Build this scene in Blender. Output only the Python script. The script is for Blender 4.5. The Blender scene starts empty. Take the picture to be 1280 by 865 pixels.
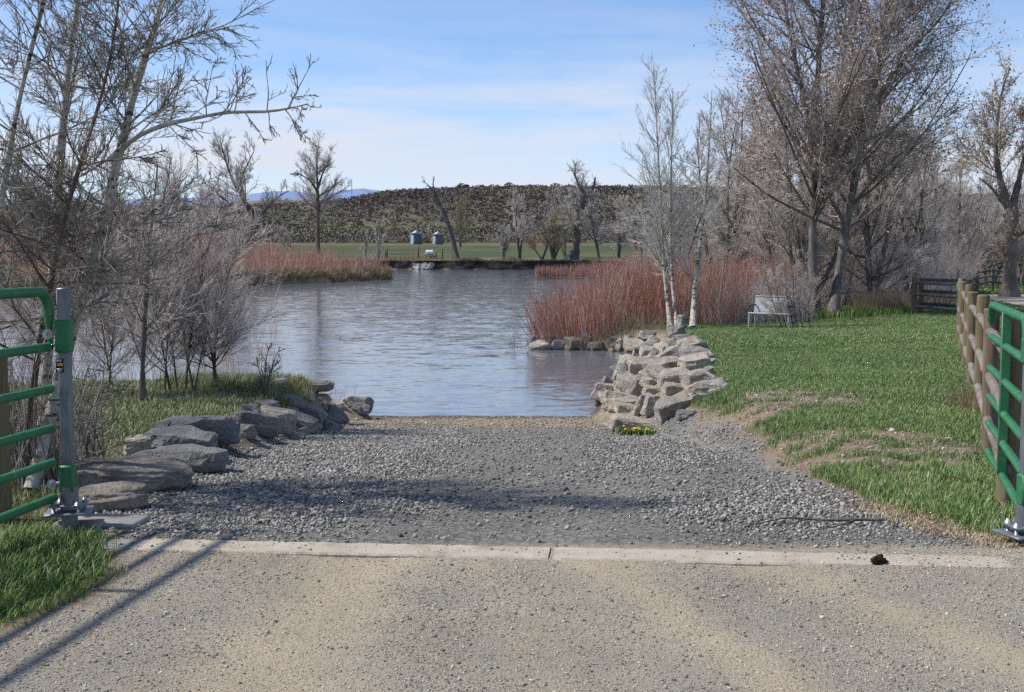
import bpy, bmesh, math, random
import numpy as np
from mathutils import Vector, Matrix, noise as mnoise

random.seed(5)
RNG = np.random.default_rng(11)
scene = bpy.context.scene
COL = scene.collection

# ------------------------------------------------------------------ camera frame
F = 1500.0            # focal length in photograph pixels (1280 wide)
CAMZ = 1.68
TH = math.atan((432.5 - 318.0) / F)
CT, ST = math.cos(TH), math.sin(TH)
WATER = -1.3


def ray(px, py):
    cx = (px - 640.0) / F
    cy = (432.5 - py) / F
    return np.array([cx, CT + cy * ST, -ST + cy * CT])


def at(px, py, y):
    d = ray(px, py)
    return np.array([0, 0, CAMZ]) + d * (y / d[1])


def sstep(a, b, x):
    t = np.clip((np.asarray(x, float) - a) / (b - a), 0, 1)
    return t * t * (3 - 2 * t)


# ------------------------------------------------------------------ value noise (vectorised)
_PERM = np.random.default_rng(3).random((256, 256))


def vnoise(x, y):
    x = np.asarray(x, float); y = np.asarray(y, float)
    xi = np.floor(x).astype(int); yi = np.floor(y).astype(int)
    fx = x - xi; fy = y - yi
    fx = fx * fx * (3 - 2 * fx); fy = fy * fy * (3 - 2 * fy)
    g = lambda a, b: _PERM[a & 255, b & 255]
    return ((g(xi, yi) * (1 - fx) + g(xi + 1, yi) * fx) * (1 - fy)
            + (g(xi, yi + 1) * (1 - fx) + g(xi + 1, yi + 1) * fx) * fy) * 2 - 1


def fbm(x, y, o=4):
    s = 0; a = 1.0; f = 1.0; n = 0
    for k in range(o):
        s = s + a * vnoise(x * f + 17.3 * k, y * f + 5.1 * k); n += a
        a *= .5; f *= 2.03
    return s / n


# ------------------------------------------------------------------ terrain
YA = [-20, 7, 14, 16.5, 19, 22, 27.6, 36.4, 37.6, 39.5, 45, 60, 80, 150, 240]
XA = [2.5, 2.45, 2.2, 1.85, 1.5, 1.45, 1.75, 2.6, 0.7, 0.3, 2, 6, 13, 24, 34]
XB = [3.3, 3.2, 3.0, 3.0, 3.2, 3.6, 4.1, 4.9, 3.6, 3.2, 5, 9, 16, 28, 38]


def ramp_z(y):
    return np.interp(y, [-20, 7.1, 9.5, 14, 22, 26, 40], [0, 0, -.17, -.55, -1.3, -1.75, -3.0])


def lawn_z(x, y):
    z = -.04 - .011 * np.clip(y - 8, 0, 60) - .28 * sstep(24, 40, y) * (1 - sstep(9, 16, x))
    z = z + .05 * fbm(x * .25, y * .25, 3) * sstep(7, 10, y)
    z = z + .10 * sstep(5, 8, x) * sstep(12, 18, y) * (1 - sstep(30, 40, y))
    return z


def left_z(x, y):
    z = -.05 - .02 * np.clip(y - 8, 0, 14) + .05 * fbm(x * .4 + 9, y * .4, 3)
    sh = 21.6 + .6 * np.sin(x * .9) + .8 * vnoise(x * .5, 3.3) + .9 * sstep(-6, -3, x)
    t = sstep(-4.2, .9, y - sh)
    return z * (1 - t) + (-2.4) * t


def height(x, y):
    x = np.asarray(x, float); y = np.asarray(y, float)
    r = ramp_z(y) + .02 * fbm(x * 1.1, y * .8, 3) * sstep(6.5, 9, y)
    xa = np.interp(y, YA, XA) + .12 * vnoise(y * .9, x * 0 + 1.7)
    xb = np.interp(y, YA, XB)
    t = np.clip((x - xa) / (xb - xa), 0, 1)
    t = 1 - (1 - t) ** 1.35
    lz = lawn_z(x, y)
    h = r * (1 - t) + lz * t
    tl = sstep(-2.65, -3.25, x)
    h = h * (1 - tl) + left_z(x, y) * tl
    h = np.maximum(h, -.86 - .45 * ((x + 3.05) / .75) ** 2 - .45 * ((y - 20.4) / 1.5) ** 2)
    flat = sstep(7.3, 6.6, y)
    road = .012 * fbm(x * .8, y * .5, 3) - .015 * np.exp(-((x + .9) / .35) ** 2) - .015 * np.exp(-((x - 1.3) / .35) ** 2)
    edge = .05 * sstep(2.6, 3.2, np.abs(x))
    return h * (1 - flat) + (road + edge * .6) * flat


def ground(px, py, ymax=90.0, lift=0.0):
    d = ray(px, py)
    ys = np.arange(3.5, ymax, .02)
    p = np.array([0, 0, CAMZ])[None] + d[None] * (ys / d[1])[:, None]
    hit = np.nonzero(p[:, 2] <= height(p[:, 0], p[:, 1]) + lift)[0]
    i = hit[0] if len(hit) else len(ys) - 1
    return p[i]


# ------------------------------------------------------------------ mesh plumbing
def mk(name, V, faces, mat=None, parent=None, smooth=False, attrs=None, loc=None):
    """faces: list of int arrays, each (n,3) or (n,4)"""
    V = np.asarray(V, np.float32).reshape(-1, 3)
    faces = [np.asarray(f, np.int32) for f in faces if len(f)]
    me = bpy.data.meshes.new(name)
    me.vertices.add(len(V)); me.vertices.foreach_set('co', V.ravel())
    if faces:
        lv = np.concatenate([f.ravel() for f in faces])
        tot = np.concatenate([np.full(len(f), f.shape[1], np.int32) for f in faces])
        st = np.concatenate([[0], np.cumsum(tot)[:-1]]).astype(np.int32)
        me.loops.add(len(lv)); me.loops.foreach_set('vertex_index', lv)
        me.polygons.add(len(tot)); me.polygons.foreach_set('loop_start', st)
        me.polygons.foreach_set('loop_total', tot)
        if smooth:
            me.polygons.foreach_set('use_smooth', np.ones(len(tot), bool))
    for k, v in (attrs or {}).items():
        a = me.attributes.new(k, 'FLOAT', 'POINT'); a.data.foreach_set('value', np.asarray(v, np.float32))
    me.update(calc_edges=True)
    if mat: me.materials.append(mat)
    o = bpy.data.objects.new(name, me); COL.objects.link(o)
    if loc is not None: o.location = loc
    if parent: o.parent = parent
    return o


def tag(o, label=None, cat=None, group=None, kind=None):
    if label: o['label'] = label
    if cat: o['category'] = cat
    if group: o['group'] = group
    if kind: o['kind'] = kind
    return o


def thing(name, label, cat, loc=(0, 0, 0), rz=0.0, group=None):
    o = bpy.data.objects.new(name, None); COL.objects.link(o)
    o.empty_display_size = .1
    o.location = loc; o.rotation_euler = (0, 0, rz)
    return tag(o, label, cat, group)


class MB:
    """collects simple solids into one mesh"""
    def __init__(s): s.V = []; s.T = []; s.Q = []; s.n = 0

    def add(s, V, tris=None, quads=None):
        V = np.asarray(V, float).reshape(-1, 3)
        if tris is not None and len(tris): s.T.append(np.asarray(tris) + s.n)
        if quads is not None and len(quads): s.Q.append(np.asarray(quads) + s.n)
        s.V.append(V); s.n += len(V)
        return s

    def box(s, c, d, M=None, bev=0.0):
        d = np.array(d, float) / 2
        b = min(bev, d.min() * .9)
        pts = []
        if b <= 0:
            sg = np.array([[i, j, k] for i in (-1, 1) for j in (-1, 1) for k in (-1, 1)], float)
            V = sg * d
        else:
            V = []
            for i in (-1, 1):
                for j in (-1, 1):
                    for k in (-1, 1):
                        for ax in range(3):
                            v = np.array([i, j, k], float) * (d - b); v[ax] = (i, j, k)[ax] * d[ax]
                            V.append(v)
            V = np.array(V)
        bm = bmesh.new()
        for v in V: bm.verts.new(v)
        bmesh.ops.convex_hull(bm, input=bm.verts)
        bm.verts.index_update()
        VV = np.array([v.co[:] for v in bm.verts]); TT = np.array([[v.index for v in f.verts] for f in bm.faces if len(f.verts) == 3])
        bm.free()
        if M is not None: VV = VV @ np.array(M)[:3, :3].T
        return s.add(VV + np.array(c), TT)

    def tube(s, pts, r, sides=10, cap=True):
        P = np.array(pts, float)[None]; K = P.shape[1]
        R = np.full((1, K), r, float) if np.isscalar(r) else np.array(r, float)[None]
        V, Q = tubes(P, R, sides)
        s.add(V, None, Q)
        if cap:
            n0 = s.n - len(V)
            for ring, c in ((0, P[0, 0]), (K - 1, P[0, -1])):
                ids = n0 + ring * sides + np.arange(sides)
                s.V.append(c[None]); ci = s.n; s.n += 1
                a = np.stack([ids, np.roll(ids, -1), np.full(sides, ci)], 1)
                s.T.append(a)
        return s

    def build(s, name, mat, parent=None, smooth=False, loc=None):
        fs = []
        if s.T: fs.append(np.concatenate(s.T))
        if s.Q: fs.append(np.concatenate(s.Q))
        o = mk(name, np.concatenate(s.V), fs, mat, parent, smooth, loc=loc)
        if smooth:
            try:
                o.data.set_sharp_from_angle(angle=math.radians(38))
            except Exception:
                pass
        return o


def nrm(v): return v / np.maximum(np.linalg.norm(v, axis=-1, keepdims=True), 1e-9)


def tubes(P, R, sides=3):
    P = np.asarray(P, float); R = np.asarray(R, float)
    N, K, _ = P.shape
    T = np.empty_like(P)
    T[:, 1:-1] = P[:, 2:] - P[:, :-2]; T[:, 0] = P[:, 1] - P[:, 0]; T[:, -1] = P[:, -1] - P[:, -2]
    T = nrm(T)
    mean = nrm(P[:, -1] - P[:, 0])
    ref = np.where(np.abs(mean[:, 2:3]) < .8, np.array([[0, 0, 1.]]), np.array([[1., 0.13, 0]]))[:, None, :]
    n1 = nrm(np.cross(T, np.broadcast_to(ref, T.shape))); n2 = np.cross(T, n1)
    a = np.arange(sides) * 2 * math.pi / sides
    V = P[:, :, None, :] + R[:, :, None, None] * (np.cos(a)[None, None, :, None] * n1[:, :, None, :] + np.sin(a)[None, None, :, None] * n2[:, :, None, :])
    b = (np.arange(N) * K * sides)[:, None, None]; k = (np.arange(K - 1) * sides)[None, :, None]; j = np.arange(sides)[None, None, :]
    j2 = (j + 1) % sides
    Q = np.stack([b + k + j, b + k + j2, b + k + sides + j2, b + k + sides + j], -1).reshape(-1, 4)
    return V.reshape(-1, 3), Q


def join_tubes(lst):
    Vs = []; Qs = []; n = 0
    for P, R, s in lst:
        if len(P) == 0: continue
        V, Q = tubes(P, R, s); Vs.append(V); Qs.append(Q + n); n += len(V)
    return np.concatenate(Vs), np.concatenate(Qs)


# ------------------------------------------------------------------ materials
class NT:
    def __init__(s, name, rough=.85, spec=.25):
        s.m = bpy.data.materials.new(name); s.m.use_nodes = True
        s.t = s.m.node_tree; s.b = s.t.nodes['Principled BSDF']
        s.b.inputs['Roughness'].default_value = rough
        s.b.inputs['Specular IOR Level'].default_value = spec

    def n(s, typ, **kw):
        nd = s.t.nodes.new(typ)
        for k, v in kw.items():
            if k in nd.inputs.keys() if isinstance(k, str) else False:
                s.put(nd.inputs[k], v)
            else:
                setattr(nd, k, v)
        return nd

    def put(s, sock, v):
        if isinstance(v, bpy.types.NodeSocket): s.t.links.new(v, sock)
        else:
            if isinstance(v, (tuple, list)) and len(v) == 3 and sock.type == 'RGBA': v = tuple(v) + (1,)
            sock.default_value = v

    def coord(s, kind='Object', scale=(1, 1, 1), rot=(0, 0, 0)):
        tc = s.t.nodes.new('ShaderNodeTexCoord'); mp = s.t.nodes.new('ShaderNodeMapping')
        s.t.links.new(tc.outputs[kind], mp.inputs['Vector'])
        mp.inputs['Scale'].default_value = scale; mp.inputs['Rotation'].default_value = rot
        return mp.outputs[0]

    def noise(s, scale, vec=None, detail=4, rough=.55, dist=0.0):
        nd = s.t.nodes.new('ShaderNodeTexNoise'); nd.inputs['Scale'].default_value = scale
        nd.inputs['Detail'].default_value = detail; nd.inputs['Roughness'].default_value = rough; nd.inputs['Distortion'].default_value = dist
        s.t.links.new(vec if vec is not None else s.coord(), nd.inputs['Vector'])
        return nd.outputs['Fac']

    def voro(s, scale, vec=None, feature='F1', out='Distance'):
        nd = s.t.nodes.new('ShaderNodeTexVoronoi'); nd.feature = feature; nd.inputs['Scale'].default_value = scale
        s.t.links.new(vec if vec is not None else s.coord(), nd.inputs['Vector'])
        return nd.outputs[out]

    def ramp(s, fac, stops, interp='LINEAR'):
        nd = s.t.nodes.new('ShaderNodeValToRGB'); nd.color_ramp.interpolation = interp
        e = nd.color_ramp.elements
        while len(e) > 1: e.remove(e[-1])
        e[0].position = stops[0][0]; e[0].color = c4(stops[0][1])
        for p, c in stops[1:]:
            q = e.new(p); q.color = c4(c)
        s.put(nd.inputs[0], fac)
        return nd.outputs[0]

    def mix(s, fac, a, b, blend='MIX'):
        nd = s.t.nodes.new('ShaderNodeMix'); nd.data_type = 'RGBA'; nd.blend_type = blend
        s.put(nd.inputs['Factor'], fac)
        s.put(nd.inputs[6], a); s.put(nd.inputs[7], b)
        return nd.outputs[2]

    def math(s, op, a, b=0.0, clamp=False):
        nd = s.t.nodes.new('ShaderNodeMath'); nd.operation = op; nd.use_clamp = clamp
        s.put(nd.inputs[0], a); s.put(nd.inputs[1], b)
        return nd.outputs[0]

    def attr(s, name):
        nd = s.t.nodes.new('ShaderNodeAttribute'); nd.attribute_name = name
        return nd.outputs['Fac']

    def island(s):
        return s.t.nodes.new('ShaderNodeNewGeometry').outputs['Random Per Island']

    def objrand(s):
        return s.t.nodes.new('ShaderNodeObjectInfo').outputs['Random']

    def bump(s, h, strength=.5, dist=.02, normal=None):
        nd = s.t.nodes.new('ShaderNodeBump'); nd.inputs['Strength'].default_value = strength; nd.inputs['Distance'].default_value = dist
        s.put(nd.inputs['Height'], h)
        if normal is not None: s.put(nd.inputs['Normal'], normal)
        s.t.links.new(nd.outputs[0], s.b.inputs['Normal'])
        return nd.outputs[0]

    def color(s, c):
        s.put(s.b.inputs['Base Color'], c); return s


def c4(c):
    if isinstance(c, (int, float)): c = (c, c, c)
    return tuple(c) + (1,) if len(c) == 3 else tuple(c)


def simple(name, c1, c2, scale=8, rough=.85, spec=.2, bump=.0, bscale=40, bd=.01):
    m = NT(name, rough, spec)
    m.color(m.ramp(m.noise(scale), [(.35, c1), (.65, c2)]))
    if bump: m.bump(m.noise(bscale), bump, bd)
    return m.m


MAT = {}


def build_materials():
    # ---- ground sheet
    m = NT('ground_surface', .95, .15)
    P = m.coord('Object')
    n1 = m.noise(1.1, P, 6, .6); n2 = m.noise(28, P, 6, .65); n3 = m.noise(.35, P, 3); n4 = m.noise(120, P, 3, .7)
    dirt = m.ramp(n2, [(.3, (.17, .118, .082)), (.5, (.31, .225, .16)), (.72, (.44, .34, .255))])
    grass = m.ramp(n2, [(.3, (.045, .06, .02)), (.55, (.09, .105, .038)), (.75, (.17, .15, .08))])
    gv = m.voro(26, P)
    grav = m.ramp(gv, [(.0, (.38, .36, .32)), (.35, (.28, .265, .235)), (.7, (.17, .16, .14))])
    sand = m.ramp(m.noise(9, P, 6, .7), [(.3, (.25, .19, .125)), (.6, (.38, .3, .21)), (.8, (.45, .37, .28))])
    # packed road: tan dirt with grey gravelly wheel streaks
    Ps = m.coord('Object', (2.3, .42, 1), (0, 0, .12))
    st = m.noise(1.0, Ps, 5, .62, .6)
    stm = m.ramp(st, [(.42, 0), (.62, 1)])
    rgrav = m.ramp(m.noise(110, P, 6, .82), [(.34, (.15, .135, .11)), (.5, (.40, .365, .30)), (.66, (.62, .57, .47))])
    rdirt = m.ramp(m.noise(85, P, 6, .8), [(.33, (.28, .215, .135)), (.5, (.57, .465, .315)), (.68, (.72, .62, .45))])
    sp = m.ramp(m.noise(9, P, 4, .7), [(.35, 0), (.65, .75)])
    tk_ = m.math('SUBTRACT', 1.0, m.attr('track'))
    fac = m.math('ADD', m.math('MULTIPLY', tk_, .7), m.math('MULTIPLY', m.math('SUBTRACT', m.noise(3.2, P, 7, .75), .5), 2.0), True)
    road = m.mix(fac, rdirt, rgrav)
    spk = m.voro(95, P, out='Color'); spd = m.voro(95, P)
    road = m.mix(m.math('MULTIPLY', m.ramp(spd, [(.3, 1), (.45, 0)]), .9), road, m.ramp(spk, [(.1, (.07, .066, .06)), (.45, (.28, .265, .235)), (.8, (.5, .45, .36)), (1, (.72, .68, .6))]))
    c = m.mix(m.attr('grass'), dirt, grass)
    c = m.mix(m.attr('sand'), c, sand)
    c = m.mix(m.attr('gravel'), c, grav)
    c = m.mix(m.attr('road'), c, road)
    c = m.mix(m.attr('wet'), c, (.35, .32, .3), 'MULTIPLY')
    c = m.mix(.5, c, m.ramp(n1, [(.3, .62), (.7, 1.12)]), 'MULTIPLY')
    m.color(c)
    hh = m.math('ADD', m.math('MULTIPLY', m.noise(55, P, 6, .75), .6), m.math('MULTIPLY', n4, .4))
    m.bump(hh, 1.0, .026)
    MAT['ground'] = m.m

    # ---- far field
    m = NT('field_surface', .95, .1)
    P = m.coord('Object'); n = m.noise(.06, P, 5, .6); nn = m.noise(1.3, P, 4, .7)
    g = m.ramp(n, [(.3, (.055, .075, .032)), (.5, (.075, .092, .04)), (.7, (.125, .12, .062))])
    g = m.mix(m.attr('dry'), g, m.ramp(nn, [(.3, (.2, .155, .08)), (.7, (.34, .27, .16))]))
    m.color(m.mix(.5, g, m.ramp(nn, [(.3, .6), (.7, 1.2)]), 'MULTIPLY'))
    MAT['field'] = m.m
    m = NT('hill_surface', .95, .1)
    P = m.coord('Object'); n = m.noise(.03, P, 6, .65); nn = m.noise(.25, P, 5, .7)
    g = m.ramp(n, [(.3, (.095, .083, .066)), (.5, (.125, .115, .08)), (.68, (.18, .16, .11))])
    m.color(m.mix(.6, g, m.ramp(nn, [(.3, .4), (.7, 1.2)]), 'MULTIPLY'))
    m.bump(nn, .8, 1.5)
    MAT['hill'] = m.m
    MAT['mountain'] = simple('mountain_surface', (.20, .26, .42), (.24, .30, .45), .0012, 1, 0)  # the blue is aerial haze put into the base colour
    MAT['plateau'] = simple('plateau_surface', (.22, .18, .125), (.18, .155, .11), .01, 1, 0)
    m = NT('bank_soil', .95, .1)
    P = m.coord('Object', (.35, .35, .5)); n = m.noise(.8, P, 7, .75, .6)
    m.color(m.ramp(n, [(.36, (.025, .02, .016)), (.48, (.08, .062, .045)), (.56, (.2, .155, .11)), (.68, (.36, .28, .2))]))
    m.bump(n, 1, .4)
    MAT['bank'] = m.m

    # ---- water
    m = NT('river_water', .08, .5)
    m.b.inputs['IOR'].default_value = 1.33
    def ncol(scale, vec, detail, rough, dist=0.0):
        nd = m.t.nodes.new('ShaderNodeTexNoise'); nd.inputs['Scale'].default_value = scale; nd.inputs['Detail'].default_value = detail
        nd.inputs['Roughness'].default_value = rough; nd.inputs['Distortion'].default_value = dist
        m.t.links.new(vec, nd.inputs['Vector']); return nd.outputs['Color']

    def vm(op, a_, b_):
        nd = m.t.nodes.new('ShaderNodeVectorMath'); nd.operation = op
        m.put(nd.inputs[0], a_)
        if b_ is not None: m.put(nd.inputs[3] if op == 'SCALE' else nd.inputs[1], b_)
        return nd.outputs[0]
    P1 = m.coord('Object', (.55, 1.7, 1), (0, 0, .12)); P2 = m.coord('Object', (.5, 1.5, 1), (0, 0, -.2)); P3 = m.coord('Object', (.10, .42, 1), (0, 0, .05))
    big = m.noise(.35, m.coord('Object', (.25, 1.1, 1)), 4, .6, .5)
    w1 = vm('SCALE', vm('SUBTRACT', ncol(1.3, P1, 3, .6, .4), (.5, .5, .5)), .12)
    w2 = vm('SCALE', vm('SUBTRACT', ncol(4.5, P2, 3, .6, .3), (.5, .5, .5)), .20)
    w3 = vm('SCALE', vm('SUBTRACT', ncol(1.0, P3, 3, .6, .3), (.5, .5, .5)), .035)
    wv = vm('ADD', vm('ADD', w1, w2), w3)
    wv = vm('SCALE', wv, m.ramp(big, [(.3, .6), (.7, 1.1)]))
    wv = vm('MULTIPLY', wv, (1, 1, 0))
    wv = vm('NORMALIZE', vm('ADD', wv, (0, 0, 1)), None)
    m.t.links.new(wv, m.b.inputs['Normal'])
    m.color(m.ramp(big, [(.3, (.125, .145, .17)), (.7, (.145, .152, .165))]))
    MAT['water'] = m.m

    # ---- stones
    m = NT('crushed_stone', .85, .25)
    r = m.island()
    c = m.ramp(r, [(0, (.085, .081, .074)), (.3, (.205, .196, .178)), (.6, (.325, .31, .28)), (.84, (.43, .41, .365)), (.95, (.45, .385, .29)), (1, (.56, .525, .465))])
    m.color(m.mix(.5, c, m.ramp(m.noise(60), [(.3, .7), (.7, 1.2)]), 'MULTIPLY'))
    MAT['stone'] = m.m
    m = NT('road_pebble', .9, .2)
    r = m.island()
    c = m.ramp(r, [(0, (.12, .11, .095)), (.3, (.25, .23, .195)), (.6, (.37, .33, .26)), (.85, (.48, .425, .335)), (.985, (.55, .51, .44)), (1, (.66, .63, .58))])
    m.color(c)
    MAT['pebble'] = m.m

    def rockmat(name, stops, strata=7.0):
        m = NT(name, .9, .2)
        P = m.coord('Object'); Pz = m.coord('Object', (.6, .6, strata))
        n = m.noise(3.0, P, 7, .65, .3); s_ = m.noise(1.6, Pz, 5, .6, .4); f = m.noise(38, P, 5, .7)
        mixf = m.math('ADD', m.math('MULTIPLY', n, .55), m.math('MULTIPLY', s_, .45))
        c = m.ramp(mixf, stops)
        c = m.mix(.8, c, m.ramp(f, [(.3, .55), (.7, 1.25)]), 'MULTIPLY')
        c = m.mix(.75, c, m.ramp(m.noise(2.2, m.coord('Object', (.5, .5, strata * 1.6), (.2, .1, 0)), 6, .7, .5), [(.34, .5), (.43, 1), (.7, 1.08)]), 'MULTIPLY')
        c = m.mix(.6, c, m.ramp(m.objrand(), [(0, (.66, .66, .68)), (.35, (.95, .93, .9)), (.7, (1.02, .96, .86)), (1, (1.14, 1.1, 1.02))]), 'MULTIPLY')
        li = m.math('MULTIPLY', m.ramp(m.noise(7, P, 6, .8), [(.56, 0), (.63, 1)]), .55)
        c = m.mix(li, c, m.ramp(m.objrand(), [(0, (.16, .165, .12)), (.5, (.12, .115, .1)), (1, (.3, .27, .2))]))
        sx = m.t.nodes.new('ShaderNodeSeparateXYZ'); gm_ = m.t.nodes.new('ShaderNodeNewGeometry'); m.t.links.new(gm_.outputs['Position'], sx.inputs[0])
        dz = m.math('SUBTRACT', sx.outputs[2], WATER)
        c = m.mix(m.ramp(dz, [(.02, 1), (.2, 0)]), c, (.42, .38, .34), 'MULTIPLY')
        m.color(c)
        m.bump(m.math('ADD', m.math('MULTIPLY', s_, .6), m.math('MULTIPLY', f, .5)), 1.0, .09)
        return m.m
    MAT['rock_tan'] = rockmat('tan_rock', [(.34, (.28, .235, .18)), (.46, (.46, .41, .335)), (.58, (.57, .52, .44)), (.72, (.44, .42, .38))])
    MAT['rock_pale'] = rockmat('pale_rock', [(.34, (.34, .305, .25)), (.5, (.53, .485, .415)), (.7, (.63, .585, .51))])
    MAT['rock_grey'] = rockmat('grey_rock', [(.34, (.15, .145, .135)), (.5, (.31, .3, .28)), (.6, (.39, .375, .345)), (.74, (.48, .455, .41))])
    MAT['rock_dark'] = rockmat('dark_rock', [(.34, (.13, .13, .13)), (.5, (.27, .272, .272)), (.62, (.38, .375, .36)), (.75, (.5, .48, .45))])
    MAT['rock_brown'] = rockmat('brown_rock', [(.34, (.2, .175, .15)), (.5, (.36, .32, .275)), (.62, (.46, .41, .355)), (.75, (.54, .49, .43))], 3)
    MAT['rock_white'] = rockmat('white_rock', [(.34, (.3, .3, .29)), (.7, (.62, .61, .58))], 2)

    m = NT('concrete', .9, .2)
    n = m.noise(3.5, None, 6, .65); f = m.noise(90, None, 4, .7)
    c = m.ramp(n, [(.3, (.33, .275, .21)), (.45, (.46, .395, .31)), (.7, (.53, .465, .38))])
    m.color(m.mix(.7, c, m.ramp(f, [(.3, .6), (.7, 1.15)]), 'MULTIPLY')); m.bump(f, .6, .008)
    MAT['concrete'] = m.m
    MAT['slab'] = simple('grey_concrete', (.2, .19, .17), (.33, .31, .28), 6, .9, .2, .5, 60, .006)

    # ---- metals, wood
    m = NT('green_paint', .34, .5)
    n = m.noise(14, None, 5, .6)
    c = m.ramp(n, [(.3, (.012, .12, .04)), (.6, (.018, .165, .058)), (.78, (.035, .2, .08))])
    m.color(m.mix(m.ramp(m.noise(9, None, 8, .85), [(.5, 0), (.66, .6)]), c, (.15, .2, .12)))
    m.put(m.b.inputs['Roughness'], m.ramp(n, [(.3, .4), (.7, .62)]))
    MAT['green'] = m.m
    m = NT('galvanised_steel', .5, .5)
    m.b.inputs['Metallic'].default_value = .55
    v = m.noise(11, m.coord('Object', (1, 1, .35)), 6, .7)
    m.color(m.ramp(v, [(.3, (.12, .127, .14)), (.5, (.2, .21, .225)), (.7, (.3, .31, .325))]))
    m.bump(m.noise(120), .15, .003)
    MAT['galv'] = m.m
    m = NT('worn_steel', .45, .5); m.b.inputs['Metallic'].default_value = .7
    m.color(m.ramp(m.noise(30), [(.35, (.3, .29, .28)), (.65, (.6, .6, .6))])); MAT['bolt'] = m.m
    m = NT('black_sticker', .4, .4); m.color((.012, .012, .012)); MAT['sticker'] = m.m
    m = NT('yellow_sticker', .4, .4); m.color((.7, .42, .02)); MAT['yellow'] = m.m
    m = NT('white_print', .5, .4); m.color((.75, .75, .75)); MAT['whiteprint'] = m.m

    def wood(name, stops, rz=14):
        m = NT(name, .9, .15)
        P = m.coord('Object', (rz, rz, 1.1)); n = m.noise(1.6, P, 6, .65, .5); big = m.noise(1.3, None, 3)
        c = m.ramp(m.math('ADD', m.math('MULTIPLY', n, .6), m.math('MULTIPLY', big, .4)), stops)
        ck = m.ramp(m.noise(2.6, m.coord('Object', (22, 22, .7)), 4, .6), [(.34, .3), (.42, 1)])
        m.color(m.mix(.8, c, ck, 'MULTIPLY')); m.bump(n, .8, .012)
        return m.m
    MAT['post'] = wood('treated_post_wood', [(.36, (.13, .095, .05)), (.48, (.2, .15, .085)), (.58, (.2, .17, .1)), (.7, (.3, .26, .18))])
    MAT['post_brown'] = wood('brown_post_wood', [(.36, (.11, .075, .05)), (.5, (.19, .14, .095)), (.68, (.28, .225, .165))])
    MAT['rail'] = wood('weathered_rail_wood', [(.36, (.12, .1, .08)), (.52, (.225, .195, .165)), (.7, (.33, .295, .255))], 9)
    MAT['post_dark'] = wood('dark_post_wood', [(.36, (.06, .052, .045)), (.52, (.13, .118, .1)), (.7, (.28, .255, .22))], 9)

    def bark(name, stops, scars=True, scar=(.035, .03, .027), zs=.22, bs=12):
        m = NT(name, .92, .12)
        P = m.coord('Object', (1, 1, zs)); n = m.noise(bs, P, 6, .7); big = m.noise(1.2, None, 4)
        c = m.ramp(m.math('ADD', m.math('MULTIPLY', n, .6), m.math('MULTIPLY', big, .4)), stops)
        if scars:
            sc_ = m.noise(4.5, m.coord('Object', (1, 1, 3.2)), 4, .7)
            c = m.mix(m.ramp(sc_, [(.53, 0), (.6, .9)]), c, scar)
        m.color(c); m.bump(n, .8, .03)
        return m.m
    MAT['bark_white'] = bark('pale_birch_bark', [(.32, (.24, .215, .175)), (.48, (.46, .43, .36)), (.66, (.6, .57, .49))])
    MAT['bark_grey'] = bark('furrowed_grey_bark', [(.34, (.06, .052, .045)), (.5, (.17, .15, .13)), (.66, (.32, .29, .26))], False, zs=.15, bs=16)
    MAT['bark_dark'] = bark('dark_bark', [(.34, (.055, .046, .04)), (.5, (.13, .11, .095)), (.68, (.24, .21, .185))], False)
    MAT['bark_red'] = bark('reddish_brown_bark', [(.34, (.07, .045, .034)), (.5, (.15, .1, .075)), (.68, (.23, .17, .13))], False)

    def twig(name, stops):
        m = NT(name, .9, .12)
        r = m.island(); m.color(m.mix(.8, m.ramp(r, stops), m.ramp(m.noise(.9, None, 4, .7), [(.3, (.75, .74, .74)), (.5, 1.0), (.7, (1.12, 1.12, 1.1))]), 'MULTIPLY')); return m.m
    MAT['twig_dark'] = twig('dark_twigs', [(0, (.11, .09, .075)), (.5, (.27, .235, .2)), (.85, (.46, .42, .37)), (1, (.62, .58, .52))])
    MAT['twig_pale'] = twig('pale_twigs', [(0, (.34, .31, .275)), (.4, (.56, .52, .465)), (1, (.72, .68, .62))])
    MAT['twig_grey'] = twig('grey_twigs', [(0, (.36, .32, .29)), (.5, (.58, .53, .48)), (1, (.74, .69, .63))])
    MAT['twig_pink'] = twig('pinkish_twigs', [(0, (.42, .34, .305)), (.45, (.68, .585, .53)), (1, (.8, .74, .68))])
    MAT['twig_brown'] = twig('brown_twigs', [(0, (.38, .3, .26)), (.5, (.62, .52, .46)), (1, (.76, .68, .61))])
    MAT['twig_olive'] = twig('olive_twigs', [(0, (.28, .235, .14)), (.5, (.46, .395, .25)), (1, (.6, .53, .37))])
    MAT['twig_orange'] = twig('russet_twigs', [(0, (.28, .18, .14)), (.5, (.48, .335, .265)), (1, (.6, .47, .39))])
    MAT['willow_red'] = twig('red_willow_stems', [(0, (.27, .12, .088)), (.4, (.5, .24, .175)), (.7, (.62, .345, .26)), (.82, (.62, .46, .37)), (1, (.7, .61, .51))])
    MAT['straw'] = twig('dry_straw', [(0, (.2, .135, .08)), (.5, (.38, .285, .175)), (1, (.52, .42, .29))])
    MAT['leaf_brown'] = twig('brown_catkins', [(0, (.17, .095, .07)), (.45, (.36, .23, .17)), (.8, (.5, .36, .285)), (1, (.6, .5, .42))])

    def blade(name, stops):
        m = NT(name, .6, .25)
        r = m.island(); big = m.noise(.8, None, 4)
        c = m.ramp(r, stops)
        m.color(m.mix(.55, c, m.ramp(big, [(.3, (.6, .7, .6)), (.7, (1.25, 1.15, 1.0))]), 'MULTIPLY'))
        m.b.inputs['Subsurface Weight'].default_value = 0
        return m.m
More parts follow.
